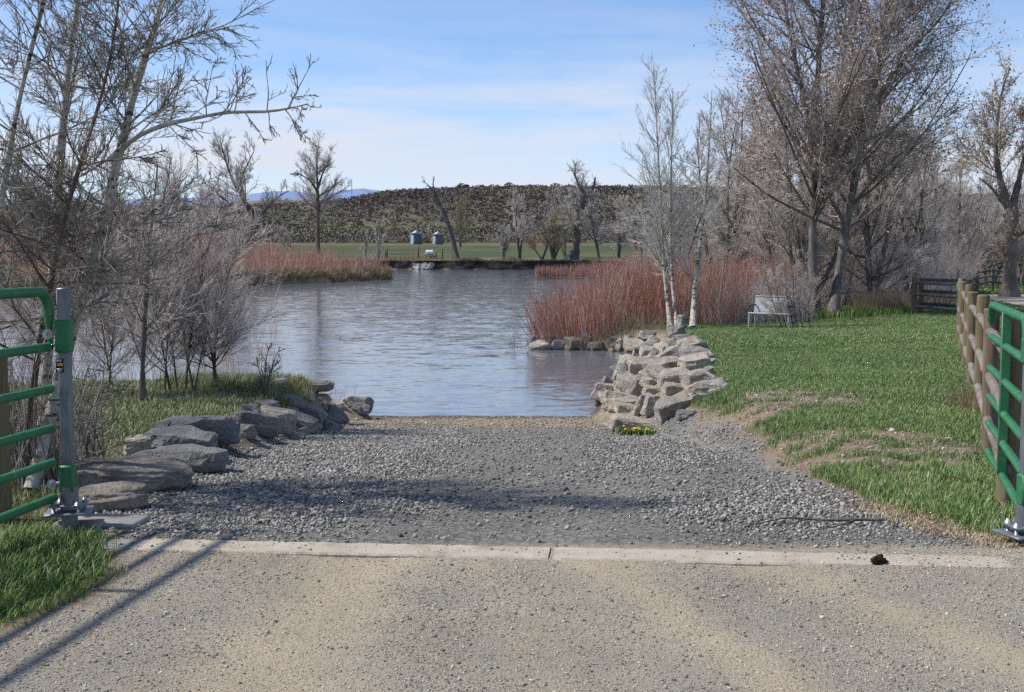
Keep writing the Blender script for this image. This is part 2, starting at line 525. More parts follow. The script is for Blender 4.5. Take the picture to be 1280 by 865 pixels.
    MAT['grass'] = blade('lawn_blades', [(0, (.075, .14, .035)), (.4, (.13, .235, .055)), (.7, (.2, .325, .09)), (.82, (.31, .35, .16)), (.9, (.46, .42, .28)), (1, (.58, .53, .4))])
    MAT['grass_lush'] = blade('lush_blades', [(0, (.07, .14, .022)), (.5, (.13, .23, .045)), (.82, (.2, .3, .075)), (.91, (.38, .33, .18)), (1, (.52, .45, .31))])
    MAT['grass_rank'] = blade('rank_blades', [(0, (.1, .14, .04)), (.4, (.17, .22, .065)), (.6, (.24, .26, .1)), (.78, (.42, .38, .24)), (1, (.58, .53, .4))])

    m = NT('scrub_leaves', .95, .05)  # tones lightened and evened so the colour carries distance haze
    m.color(m.mix(.5, m.ramp(m.attr('tone'), [(0, (.16, .135, .125)), (.35, (.215, .188, .165)), (.6, (.215, .2, .14)), (.8, (.265, .245, .17)), (1, (.31, .28, .23))]),
                  m.ramp(m.noise(.012, None, 4, .6), [(.35, (.8, .72, .72)), (.65, (1.2, 1.25, 1.0))]), 'MULTIPLY'))
    MAT['scrub'] = m.m
    m = NT('bin_steel', .45, .5); m.b.inputs['Metallic'].default_value = .35
    m.color(m.ramp(m.noise(.8, m.coord('Object', (1, 1, 3))), [(.3, (.13, .155, .19)), (.7, (.2, .235, .275))])); MAT['bin'] = m.m
    m = NT('bin_roof_steel', .4, .5); m.b.inputs['Metallic'].default_value = .3
    m.color(m.ramp(m.noise(.8), [(.3, (.3, .335, .365)), (.7, (.4, .435, .465))])); MAT['binroof'] = m.m
    MAT['white'] = simple('white_paint', (.6, .6, .6), (.75, .75, .75), 2)
    MAT['bench'] = simple('grey_bench_coating', (.3, .315, .33), (.44, .455, .47), 14, .65, .3)
    MAT['black'] = simple('black_metal', (.015, .015, .016), (.03, .03, .03), 8, .5, .4)
    MAT['dandelion'] = simple('dandelion_yellow', (.75, .52, .02), (.85, .65, .03), 60, .8, .1)
    MAT['clod'] = simple('dark_clod', (.02, .014, .01), (.06, .045, .035), 60, .95, .1, 1, 80, .01)
    MAT['deadwood'] = simple('bleached_wood', (.3, .26, .21), (.48, .44, .38), 12, .9, .1, .4, 30, .01)


build_materials()

# ------------------------------------------------------------------ ground masks
DIRT_PATCH = []
for (px, py, rx, ry) in ((960, 508, .5, .7), (1000, 497, .7, 1.1), (1070, 546, .85, .6), (1015, 550, .5, .4), (1160, 577, .38, .32), (1120, 590, .32, .28),
                         (1190, 560, .3, .4), (1110, 560, .5, .4), (1040, 575, .4, .3)):
    p = ground(px, py); DIRT_PATCH.append((p[0], p[1], rx, ry))


def dirt_at(x, y):
    d = np.zeros_like(np.asarray(x, float))
    wob = .35 * fbm(x * 2.2, y * 2.2, 3)
    for cx, cy, rx, ry in DIRT_PATCH:
        q = ((x - cx) / rx) ** 2 + ((y - cy) / ry) ** 2
        d = np.maximum(d, sstep(1.9, .4, q + wob * 1.8))
    return d * np.clip(.8 + .9 * fbm(x * 4.5 + 3, y * 4.5, 3), .15, 1)


def masks(x, y):
    x = np.asarray(x, float); y = np.asarray(y, float)
    wob = .22 * fbm(x * 1.4, y * 1.4, 4)
    xl = np.interp(y, [-20, 3, 5, 6.3, 7.0, 7.6, 9, 20], [-2.9, -2.75, -2.25, -1.98, -2.25, -2.75, -2.85, -2.9])
    xr = np.interp(y, [-20, 3, 6.4, 7.2, 8.3, 10.5, 14, 17, 19], [3.4, 3.4, 3.25, 2.75, 2.5, 2.5, 2.5, 2.3, 2.4])
    inside = sstep(xl - .12, xl + .12, x + wob) * sstep(xr + .12, xr - .12, x + wob * .8)
    ramp = inside * sstep(6.55, 6.9, y) * sstep(19.0, 16.4, y + wob * 2 + .22 * x)
    road = inside * sstep(6.95, 6.7, y)
    shore = sstep(15.6, 17.6, y + wob + .22 * x) * (x > -3.2) * (x < 3.0) * (y < 26)
    hz = height(x, y)
    wet = sstep(WATER + .16, WATER + .02, hz)
    leftg = sstep(-2.75, -3.1, x) * sstep(20.2, 18.0, y) + sstep(xl + .05, xl - .25, x + wob) * sstep(7.4, 6.9, y)
    xb = np.interp(y, YA, XB)
    rightg = sstep(xr + .0, xr + .35, x + wob) * np.where(y > 16.5, sstep(xb - .5, xb + .1, x + wob), 1)
    grass = np.clip(leftg + rightg, 0, 1) * (1 - dirt_at(x, y)) * (1 - inside)
    patch = sstep(.42, .2, fbm(x * .9 + 40, y * .6, 4)) * .35 + .65
    grass = grass * patch * (1 - wet)
    tw = .10 * fbm(x * .9 + 2, y * .9, 3)
    def stripe(x0, x1, w_): c_ = x0 + (6.6 - y) / 1.95 * (x1 - x0); return np.exp(-((x + tw - c_) / w_) ** 2)
    track = np.clip(stripe(-.9, -1.02, .36) + stripe(.45, 1.05, .2) + .9 * stripe(1.3, 2.15, .24) + .5 * stripe(-.15, .15, .16) + .5 * sstep(6.0, 6.6, y) - .9 * sstep(-1.5, -2.0, x) + .35 * fbm(x * 1.7, y * .8 + 4, 4), 0, 1)
    return dict(track=track, gravel=np.clip(ramp, 0, 1), road=np.clip(road, 0, 1), sand=np.clip(shore, 0, 1), grass=np.clip(grass, 0, 1), wet=wet)


# ------------------------------------------------------------------ ground sheet
def axis(knots):
    out = []
    for a, b, st in knots:
        out.append(np.arange(a, b, st))
    return np.concatenate(out + [np.array([knots[-1][1]])])


def build_ground():
    xs = axis([(-75, -20, 2.5), (-20, -6, .4), (-6, 6, .085), (6, 16, .3), (16, 150, 3)])
    ys = axis([(-30, 2, 1.5), (2, 25, .085), (25, 48, .3), (48, 80, 1.0), (80, 240, 4)])
    X, Y = np.meshgrid(xs, ys)
    Z = height(X, Y)
    m = masks(X.ravel(), Y.ravel())
    nx, ny = len(xs), len(ys)
    V = np.stack([X, Y, Z], -1).reshape(-1, 3)
    i = (np.arange(ny - 1)[:, None] * nx + np.arange(nx - 1)[None]).ravel()
    Q = np.stack([i, i + 1, i + nx + 1, i + nx], 1)
    fc = V[Q].mean(1)
    x, y = fc[:, 0], fc[:, 1]
    mk_ = masks(x, y)
    isroad = (mk_['road'] > .5) & (y < 6.85)
    isramp = ((mk_['gravel'] > .5) | ((mk_['sand'] > .5) & (fc[:, 2] > WATER - .05))) & ~isroad
    rest = ~isroad & ~isramp
    for name, sel in (('road', isroad), ('gravel_ramp_path', isramp), ('ground', rest)):
        q = Q[sel]; u, inv = np.unique(q, return_inverse=True)
        o = mk(name, V[u], [inv.reshape(-1, 4)], MAT['ground'], smooth=True, attrs={k: v[u] for k, v in m.items()})
        tag(o, kind='structure')


build_ground()

# river
o = mk('river_water', [(-400, 15, WATER), (400, 15, WATER), (400, 300, WATER), (-400, 300, WATER)], [np.array([[0, 1, 2, 3]])], MAT['water'])
tag(o, kind='structure')


# ------------------------------------------------------------------ far land
def land_z(x, y):
    """left island / far left land beyond the channel"""
    xs = np.interp(y, [90, 101, 108, 116, 128, 140, 144, 147, 152, 180, 238], [-90, -43, -33, -25, -19.5, -15.4, -14.4, -14.6, -17, -22, -30])
    s = xs - x + 1.2 * vnoise(x * .3, y * .3)
    top = -.55 + .9 * sstep(2, 25, s) + .15 * fbm(x * .15, y * .15)
    return np.where(s > 0, WATER - .1 + (top - WATER + .1) * sstep(0, 1.2, s), -2.6)


xs = np.arange(-190, -8, 1.2); ys = np.arange(88, 240, 1.2)
X, Y = np.meshgrid(xs, ys); Z = land_z(X, Y)
i = (np.arange(len(ys) - 1)[:, None] * len(xs) + np.arange(len(xs) - 1)[None]).ravel()
Q = np.stack([i, i + 1, i + len(xs) + 1, i + len(xs)], 1)
V = np.stack([X, Y, Z], -1).reshape(-1, 3)
dry = np.clip(1.25 - (V[:, 2] + .55) * 1.2, .25, 1)
tag(mk('land', V, [Q], MAT['field'], smooth=True, attrs={'dry': dry}), kind='structure')

# red willow spit on the far right of the channel
spx = np.array([(2.2, 152.5), (8, 150.6), (16, 149.5), (30, 148), (60, 146), (60, 166), (30, 163), (16, 158), (8, 155)], float)
V = np.concatenate([np.c_[spx, np.full(len(spx), WATER - .2)], np.c_[spx * [1, 1], np.full(len(spx), WATER + .04)]])
n = len(spx)
bm = bmesh.new(); vs = [bm.verts.new(v) for v in V[n:]]; lo = [bm.verts.new(v) for v in V[:n]]
bm.faces.new(vs)
for k in range(n): bm.faces.new((lo[k], lo[(k + 1) % n], vs[(k + 1) % n], vs[k]))
me = bpy.data.meshes.new('shore'); bm.to_mesh(me); bm.free(); me.materials.append(MAT['bank'])
o = bpy.data.objects.new('shore', me); COL.objects.link(o); tag(o, kind='structure')


def bank_y(x):
    return 236 + 1.6 * fbm(x * .07, x * 0 + 2, 3) + .8 * vnoise(x * .35, 7.0)


def field_z(x, y):
    return .5 + .0206 * np.clip(y - 240, 0, 400) + .25 * fbm(x * .03, y * .03, 3) * sstep(240, 275, y)


xs = np.arange(-420, 430, 2.0)
rows = [0, .8, 2, 4, 7, 11, 16, 24, 36, 55, 80, 110, 150, 200, 260, 330]
X = np.repeat(xs[None], len(rows), 0); Y = bank_y(X) + np.array(rows)[:, None]
Z = field_z(X, Y); Z[0] -= .12 * np.abs(fbm(xs * .6, xs * 0, 2)) + .02
V = np.stack([X, Y, Z], -1).reshape(-1, 3); nx = len(xs)
i = (np.arange(len(rows) - 1)[:, None] * nx + np.arange(nx - 1)[None]).ravel()
Q = np.stack([i, i + 1, i + nx + 1, i + nx], 1)
dist = np.repeat(np.array(rows, float)[:, None], nx, 1).ravel()
dry = np.clip(sstep(26, 7, dist) * .85 + .45 * fbm(V[:, 0] * .05, V[:, 1] * .08, 3) * (dist < 90) + .5 * np.exp(-((dist - 255) / 10) ** 2), 0, 1)
tag(mk('field', V, [Q], MAT['field'], smooth=True, attrs={'dry': dry}), kind='structure')
# eroded cut bank
lev = np.linspace(0, 1, 7)
X = np.repeat(xs[None], 7, 0) + .5 * fbm(np.repeat(xs[None], 7, 0) * .9, np.repeat(lev[:, None], nx, 1) * 6, 3)
X[0] = xs
top = Z[0]
Zb = top[None] * (1 - lev[:, None]) + (WATER - .3) * lev[:, None]
Yb = bank_y(xs)[None] + .5 * np.sin(lev[:, None] * 2.6) * (1 + .8 * fbm(X * .5, Zb * 2, 3)) - 1.3 * lev[:, None] ** 4 * (1.2 + vnoise(X * .2, 0 * X))
Yb[0] = bank_y(xs)
V = np.stack([X, Yb, Zb], -1).reshape(-1, 3)
i = (np.arange(6)[:, None] * nx + np.arange(nx - 1)[None]).ravel()
tag(mk('riverbank_terrain', V, [np.stack([i, i + 1, i + nx + 1, i + nx], 1)], MAT['bank'], smooth=True), kind='structure')

# ridge
RPX = [-700, -200, 0, 200, 330, 370, 410, 445, 480, 520, 600, 700, 800, 900, 1000, 1100, 1280, 1500, 2200]
RPY = [261, 262, 262, 261, 259, 257, 254.5, 250, 243.5, 240, 237, 236.5, 237, 238, 241, 246, 247, 248, 250]


def hill_z(x, y):
    px = 640 + F * x / np.maximum(y, 1)
    topz = CAMZ + (318 - np.interp(px, RPX, RPY)) / F * 730
    t = np.clip((y - 545) / (730 - 545), 0, 1)
    base = field_z(x, y * 0 + 545)
    prof = .35 * t + .65 * sstep(0, 1.0, t)
    gul = 2.6 * fbm(x * .018, y * .012, 4) * np.sin(np.clip(t, 0, 1) * math.pi)
    z = base + (topz - base) * prof + gul
    return np.where(y > 730, topz - (y - 730) * .01, z)


xs = np.arange(-700, 900, 9.0); ys = np.concatenate([np.arange(540, 735, 7.5), [760, 820, 900]])
X, Y = np.meshgrid(xs, ys); Z = hill_z(X, Y); Z[0] -= .6
V = np.stack([X, Y, Z], -1).reshape(-1, 3); nx = len(xs)
i = (np.arange(len(ys) - 1)[:, None] * nx + np.arange(nx - 1)[None]).ravel()
tag(mk('hills', V, [np.stack([i, i + 1, i + nx + 1, i + nx], 1)], MAT['hill'], smooth=True), kind='structure')

# tan plateau behind on the left, blue mountains beyond
def ridge(name, y, pts, mat, zb=-60, rough=1.0):
    pxs = np.arange(pts[0][0], pts[-1][0], 3.0)
    pys = np.interp(pxs, [p[0] for p in pts], [p[1] for p in pts]) + rough * fbm(pxs * .03, pxs * 0 + y * .01, 4)
    X = (pxs - 640) / F * y; Zt = CAMZ + (318 - pys) / F * y
    rows = []
    for k, (dy, f) in enumerate(((-.25, 0), (-.12, .55), (0, 1), (.1, .8), (.3, 0))):
        rows.append(np.stack([X * (1 + dy), np.full_like(X, y * (1 + dy)), zb + (Zt - zb) * f], -1))
    V = np.concatenate(rows); nx = len(X)
    i = (np.arange(4)[:, None] * nx + np.arange(nx - 1)[None]).ravel()
    return tag(mk(name, V, [np.stack([i, i + 1, i + nx + 1, i + nx], 1)], mat, smooth=True), kind='structure')


ridge('hills', 1500, [(-900, 262), (250, 257), (330, 251), (400, 250.5), (470, 249.5), (520, 246), (1000, 250), (2300, 252)], MAT['plateau'], -20, 1.2)
ridge('mountains', 9000, [(-1200, 262), (120, 252), (300, 246), (345, 240), (370, 239.5), (400, 244), (425, 239.5), (440, 237), (455, 236.3), (470, 238), (500, 242), (560, 247), (800, 252), (2600, 256)], MAT['mountain'], -300, 1.4)

# hillside scrub (uncountable)
def quads_at(C, size, rng, flat=0.0):
    n = len(C)
    u = nrm(rng.normal(size=(n, 3))); v = nrm(np.cross(u, rng.normal(size=(n, 3))))
    s = (size * rng.uniform(.6, 1.3, n))[:, None] / 2
    asp = rng.uniform(.5, 1, n)[:, None]
    V = np.stack([C - u * s - v * s * asp, C + u * s - v * s * asp, C + u * s + v * s * asp, C - u * s + v * s * asp], 1).reshape(-1, 3)
    return V, np.arange(n * 4).reshape(-1, 4)


def scrub():
    r = np.random.default_rng(21)
    N = 17500
    y = 545 + 190 * r.random(N) ** .9
    x = (r.uniform(-160, 1450, N) - 640) / F * y
    dens = fbm(x * .02, y * .02, 4)
    keep = r.random(N) < np.clip(.72 + dens * .9, .2, 1)
    x, y, dens = x[keep], y[keep], dens[keep]
    z = hill_z(x, y); n = len(x)
    hgt = r.uniform(.9, 2.7, n) * np.where(y < 570, 1.5, 1); tone = np.clip(.32 + .45 * vnoise(x * .03, y * .03) + .12 * r.normal(size=n), 0, 1)
    k = 20
    C = nrm(r.normal(size=(n, k, 3))) * (r.random((n, k, 1)) ** .4)
    C = C * np.stack([hgt * 1.05, hgt * .9, hgt * .62], -1)[:, None, :]
    C[..., 2] += hgt[:, None] * .5
    C = C + np.stack([x, y, z], -1)[:, None, :]
    V, Q = quads_at(C.reshape(-1, 3), .8, r)
    o = mk('hillside_scrub_vegetation', V, [Q], MAT['scrub'], attrs={'tone': np.repeat(tone, k * 4)})
    tag(o, 'dark leafless scrub covering the ridge beyond the field', kind='stuff')
    for k_, (px, w) in enumerate(((577, 3.2), (583, 2.4), (637, 3.4), (663, 2.0), (694, 2.9), (603, 1.8))):
        yy = 728.0; xx = (px - 640) / F * yy; zz = float(hill_z(np.array(xx), np.array(yy)))
        C = nrm(r.normal(size=(150, 3))) * (r.random((150, 1)) ** .4) * np.array([w, w, w * .7]) + np.array([0, 0, w * .55])
        V, Q = quads_at(C, .9, r)
        lab = ['round dark bush on the ridge skyline just above the leaning dead tree', 'smaller dark bush touching the round one on the ridge skyline',
               'widest dark bush alone on the flat ridge skyline', 'tiny dark bush between two bigger ones on the ridge skyline',
               'dark bush on the ridge skyline nearest the gnarled cottonwood', 'lowest dark bush on the ridge skyline above the pale tree'][k_]
        o = mk('skyline_bush', V, [Q], MAT['scrub'], attrs={'tone': np.full(len(V), .12)}, loc=(xx, yy, zz))
        tag(o, lab, 'bush', 'bushes on the ridge skyline')


scrub()


# ------------------------------------------------------------------ trees
def resample(pts, K):
    P = np.array(pts, float)
    d = np.r_[0, np.cumsum(np.linalg.norm(np.diff(P, axis=0), axis=1))]
    t = np.linspace(0, d[-1], K)
    # smooth (Catmull-Rom like) by cubic through finite differences
    out = np.stack([np.interp(t, d, P[:, k]) for k in range(3)], 1)
    for _ in range(2):
        out[1:-1] = .25 * out[:-2] + .5 * out[1:-1] + .25 * out[2:]
    return out


def spawn(rng, P, R, n, t0=.2, t1=1., ang=.8, dang=.2, ratio=.5, K=5, up=.2, wob=.12, rr=.02, rf=.6, rmin=.003, shrink=.5, absl=None, upbias=0., pull=None):
    N, Kp = P.shape[:2]
    seg = np.linalg.norm(np.diff(P, axis=1), axis=2); L = seg.sum(1)
    lam = n * (L / max(L.mean(), 1e-6)) ** .7
    cnt = rng.poisson(lam); pid = np.repeat(np.arange(N), cnt); M = len(pid)
    t = t0 + (t1 - t0) * rng.random(M)
    f = np.clip(t * (Kp - 1), 0, Kp - 1.001); i = f.astype(int); fr = (f - i)[:, None]
    pos = P[pid, i] * (1 - fr) + P[pid, i + 1] * fr
    rad = R[pid, i] * (1 - fr[:, 0]) + R[pid, i + 1] * fr[:, 0]
    T = nrm(P[pid, i + 1] - P[pid, i])
    perp = rng.normal(size=(M, 3)); perp[:, 2] += upbias
    perp = nrm(perp - (perp * T).sum(1, keepdims=True) * T)
    a = (ang + rng.normal(size=M) * dang)[:, None]
    d = np.cos(a) * T + np.sin(a) * perp
    ln = (absl if absl is not None else L[pid] * ratio) * (1 - shrink * (t - t0) / max(t1 - t0, .01)) * rng.uniform(.55, 1.2, M)
    out = np.empty((M, K, 3)); out[:, 0] = pos
    bend = rng.normal(size=(M, 3)) * wob
    for k in range(1, K):
        d = d + np.array([0, 0, up / (K - 1)]) + bend / (K - 1) + rng.normal(size=(M, 3)) * wob * .7
        if pull is not None: d = d + np.array(pull) / (K - 1)
        d = nrm(d)
        out[:, k] = out[:, k - 1] + d * (ln / (K - 1))[:, None]
    r0 = np.clip(np.minimum(rad * rf, ln * rr), rmin, None)
    tap = np.linspace(1, .32, K)[None]
    return out, np.clip(r0[:, None] * tap, rmin * .6, None)


def leafquads(rng, P, per, size, spread):
    N, K = P.shape[:2]
    pid = rng.integers(0, N, per); k = rng.integers(max(0, K - 3), K, per)
    C = P[pid, k] + rng.normal(size=(per, 3)) * spread
    return quads_at(C, size, rng)


def tree(name, label, base, trunks, levels, bark, twig, seed, group=None, cat='tree', trunk_sides=9, leaves=None, keepR=None, cut=1):
    """trunks: list of (points world, r0, r1).  levels: list of spawn kwargs; levels[:cut] belong to the trunk mesh"""
    rng = np.random.default_rng(seed)
    base = np.array(base, float)
    root = thing(name, label, cat, base, 0, group)
    K = 16
    P = np.stack([resample(t[0], K) for t in trunks]) - base
    R = np.stack([np.linspace(t[1], t[2], K) for t in trunks])
    wn = 1 + .10 * rng.normal(size=R.shape); R = R * wn
    R[:, 0] *= 1.35; R[:, 1] *= 1.1
    tl = [(P, R, trunk_sides)]; cl = []
    cur = (P, R); acc = [cur]
    for li, lv in enumerate(levels):
        lv = dict(lv); src = lv.pop('src', None); sides = lv.pop('sides', 3)
        par = cur if src is None else acc[src]
        if len(par[0]) == 0: break
        cur = spawn(rng, par[0], par[1], **lv)
        acc.append(cur)
        (tl if li < cut else cl).append((cur[0], cur[1], sides))
    V, Q = join_tubes(tl)
    mk('trunk', V, [Q], bark, root, True)
    V, Q = join_tubes(cl)
    mk('crown', V, [Q], twig, root, False)
    if leaves:
        V, Q = leafquads(rng, cur[0], leaves[0], leaves[1], leaves[2])
        mk('foliage', V, [Q], leaves[3], root, False)
    return root


def px_trunk(pts, y):
    return [at(p[0], p[1], y + (p[2] if len(p) > 2 else 0)) for p in pts]


# --- tall pale trees beside the open gate
yL = 9.2
b1 = ground(40, 612); b2 = ground(52, 600); b3 = ground(-14, 600); b4 = ground(30, 596)
HERO = [dict(n=27, t0=.28, ang=1.05, ratio=.27, K=8, up=.3, wob=.08, rr=.011, rf=.45, rmin=.005, shrink=.35, sides=5),
        dict(n=10, t0=.12, ang=.7, ratio=.45, K=7, up=.1, wob=.10, rr=.009, rmin=.0042, shrink=.4, sides=4),
        dict(n=7, t0=.1, ang=.65, ratio=.5, K=5, up=.12, wob=.08, rr=.009, rmin=.0028, shrink=.4),
        dict(n=2.2, t0=.12, ang=.6, ratio=.5, K=4, up=.15, wob=.08, rr=.012, rmin=.0022, shrink=.3)]
LIMB = [at(138, 200, 9.2), at(165, 172, 9.1), at(205, 155, 9.0), at(250, 147, 8.9), at(290, 138, 8.8), at(335, 142, 8.8), at(385, 130, 8.7)]
tree('cottonwood_tree', 'pale white trunk leaning outward behind the green gate post, long limb reaching over the river', b1,
     [(np.vstack([b1, px_trunk([(68, 500), (98, 385), (122, 300), (142, 225), (160, 140), (178, 80), (203, 5), (222, -60), (232, -120)], yL)]), .052, .016),
      (LIMB, .022, .006)],
     HERO, MAT['bark_white'], MAT['twig_dark'], 101, group='pale trees beside the green gate')
tree('cottonwood_tree', 'upright pale trunk rising straight from the dark suckers behind the gate corner', b2,
     [(np.vstack([b2, px_trunk([(57, 500), (62, 400), (68, 300), (76, 190), (84, 90), (98, 0), (108, -90)], 9.6)]), .05, .014)],
     HERO, MAT['bark_white'], MAT['twig_dark'], 102, group='pale trees beside the green gate')
tree('cottonwood_tree', 'pale trunk leaning inward at the edge of the frame above the gate rails', b3,
     [(np.vstack([b3, px_trunk([(-18, 450), (-8, 330), (4, 230), (20, 140), (38, 60), (58, 0), (72, -80)], 9.0)]), .038, .012)],
     HERO, MAT['bark_white'], MAT['twig_dark'], 103, group='pale trees beside the green gate')
tree('cottonwood_tree', 'thin reddish brown stem crossing between the two pale trunks near the gate', b4,
     [(np.vstack([b4, px_trunk([(45, 450), (62, 360), (78, 280), (95, 215), (120, 150), (138, 80), (147, 40), (150, -20)], 8.8)]), .03, .007)],
     [dict(HERO[0], n=30, t0=.25), dict(HERO[1], n=10), dict(HERO[2], n=7), dict(HERO[3], n=4)], MAT['bark_red'], MAT['twig_dark'], 104, group='pale trees beside the green gate')

# suckers round the foot of those trees
rng = np.random.default_rng(33)
def whips(N, cx, cy, sx, sy, h, lean, rng, K=5, r=.004, hsd=.25, zoff=0, clip=None, out=0.0):
    x = cx + sx * rng.normal(size=N); y = cy + sy * rng.normal(size=N)
    z = height(x, y) - .03 + zoff
    hh = h * np.clip(1 + hsd * rng.normal(size=N), .35, 1.6)
    d = np.stack([rng.normal(size=N) * lean + out * (x - cx) / max(sx, .01), rng.normal(size=N) * lean + out * (y - cy) / max(sy, .01), np.ones(N)], 1); d = nrm(d)
    P = np.empty((N, K, 3)); P[:, 0] = np.stack([x, y, z], 1)
    for k in range(1, K):
        d = nrm(d + rng.normal(size=(N, 3)) * .09 + np.array([0, 0, .03]))
        P[:, k] = P[:, k - 1] + d * (hh / (K - 1))[:, None]
    R = r * rng.uniform(.7, 1.3, N)[:, None] * np.linspace(1, .4, K)[None]
    return P, R


P, R = whips(230, b2[0] - .02, b2[1] - .1, .2, .22, .85, .22, rng, 5, .005)
P2, R2 = spawn(rng, P, R, 3, .2, 1, .6, .3, .4, 4, .1, .2, .01, .7, .002)
V, Q = join_tubes([(P, R, 3), (P2, R2, 3)])
o = mk('sucker_thicket', V - b2, [Q], MAT['twig_dark'], loc=b2)
tag(o, 'dense dark sucker shoots around the foot of the trunks behind the gate', 'shrub')

# --- leafless shrubs on the left bank
def shrub(name, label, base, stems, levels, twig, seed, bark=None, cat='shrub', group=None, cut=1):
    return tree(name, label, base, stems, levels, bark or MAT['bark_dark'], twig, seed, group, cat, 6, cut=cut)


SH = [dict(n=38, t0=.1, ang=.85, ratio=.4, K=6, up=.35, wob=.09, rr=.009, rmin=.0045, shrink=.45, sides=4),
      dict(n=13, t0=.1, ang=.55, ratio=.45, K=5, up=.15, wob=.09, rr=.010, rmin=.0036, shrink=.4),
      dict(n=5, t0=.1, ang=.55, ratio=.5, K=4, up=.12, wob=.08, rr=.012, rmin=.0022, shrink=.35)]
g1 = ground(178, 500)
shrub('leafless_tree', 'small leafless tree with one dark stem in the grass behind the blocks', g1,
      [(np.vstack([g1, px_trunk([(178, 450), (182, 380), (186, 310), (193, 250), (197, 205)], g1[1])]), .042, .01)], SH, MAT['twig_pink'], 201, cat='tree')
g2 = ground(232, 488)
shrub('leafless_shrub', 'large spreading shrub of pale pinkish twigs at the water edge', g2,
      [(np.vstack([g2, px_trunk([(236, 440), (246, 370), (262, 300), (280, 250)], g2[1])]), .016, .005),
       (np.vstack([g2 + [.08, .1, 0], px_trunk([(230, 430), (226, 360), (222, 290), (224, 240)], g2[1] + .2)]), .016, .005),
       (np.vstack([g2 + [.15, -.1, 0], px_trunk([(252, 440), (272, 380), (294, 320), (318, 290)], g2[1] - .2)]), .014, .004),
       (np.vstack([g2 + [-.15, .1, 0], px_trunk([(216, 430), (198, 380), (170, 330), (150, 290)], g2[1] + .2)]), .014, .004)],
      [dict(SH[0], n=46), SH[1], SH[2]], MAT['twig_pink'], 202)
g3 = ground(268, 484)
shrub('leafless_shrub', 'upright twiggy shrub leaning toward the river in front of the red willow bank', g3,
      [(np.vstack([g3, px_trunk([(268, 440), (274, 390), (284, 330), (296, 290)], g3[1])]), .022, .006),
       (np.vstack([g3 + [.05, 0, 0], px_trunk([(262, 430), (256, 370), (250, 310), (246, 270)], g3[1])]), .022, .006)],
      [dict(SH[0], n=46), SH[1], SH[2]], MAT['twig_pink'], 203)
g6 = ground(206, 490)
shrub('leafless_shrub', 'rounded pale twiggy shrub filling the gap next to the one dark stem', g6,
      [(np.vstack([g6, px_trunk([(208, 440), (214, 380), (222, 325), (232, 285)], g6[1])]), .015, .005),
       (np.vstack([g6 + [.06, .05, 0], px_trunk([(202, 430), (196, 370), (186, 315), (176, 280)], g6[1])]), .015, .005)],
      [dict(SH[0], n=44), SH[1], SH[2]], MAT['twig_pink'], 206)
g7 = ground(136, 494)
shrub('leafless_shrub', 'pale twiggy shrub at the water edge nearest the steel gate post', g7,
      [(np.vstack([g7, px_trunk([(138, 450), (146, 390), (152, 340), (162, 300)], g7[1])]), .015, .005),
       (np.vstack([g7 + [.06, .05, 0], px_trunk([(132, 440), (124, 380), (118, 330)], g7[1])]), .014, .005)],
      [dict(SH[0], n=40), SH[1], SH[2]], MAT['twig_pink'], 207)
g4 = ground(330, 492)
shrub('leafless_shrub', 'little dark bush standing alone where the rocks meet the water', g4,
      [(np.vstack([g4, px_trunk([(331, 470), (333, 445), (337, 432)], g4[1])]), .012, .004),
       (np.vstack([g4 + [.03, 0, 0], px_trunk([(336, 470), (343, 450), (348, 438)], g4[1])]), .01, .004),
       (np.vstack([g4 - [.03, 0, 0], px_trunk([(326, 472), (322, 455), (320, 445)], g4[1])]), .01, .004)],
      [dict(SH[0], n=16, ratio=.3), dict(SH[1], n=6), dict(SH[2], n=3)], MAT['twig_dark'], 204)
g5 = ground(112, 590)
shrub('bramble_shrub', 'low dark tangle of arching twigs against the steel gate post', g5,
      [(np.vstack([g5, px_trunk([(108, 560), (112, 520), (125, 490), (140, 478)], g5[1])]), .010, .004),
       (np.vstack([g5, px_trunk([(100, 560), (98, 520), (102, 480), (112, 455)], g5[1] + .2)]), .010, .004),
       (np.vstack([g5, px_trunk([(118, 572), (138, 560), (158, 552), (172, 553)], g5[1])]), .008, .003)],
      [dict(SH[0], n=18, ratio=.42, up=-.1, ang=1.1), dict(SH[1], n=6, up=-.1), dict(SH[2], n=3)], MAT['twig_dark'], 205)
# thin shoreline whips (a mass)
N1 = 560
rng = np.random.default_rng(44)
xw = rng.uniform(-9.5, -3.9, N1); yw = 19.3 + .9 * rng.normal(size=N1) + .02 * xw
P, R = whips(N1, 0, 0, 0, 0, 1.15, .12, rng, 5, .0045)
P = P - P[:, :1]; P = P * rng.uniform(.6, 1.5, N1)[:, None, None] + np.stack([xw, yw, height(xw, yw) - .03], 1)[:, None]
P2, R2 = spawn(rng, P, R, 3.5, .3, 1, .5, .2, .35, 4, .2, .12, .008, .7, .002)
V, Q = join_tubes([(P, R, 3), (P2, R2, 3)])
tag(mk('shoreline_reeds', V, [Q], MAT['twig_pink']), 'thin pinkish whips along the near shoreline', kind='stuff')

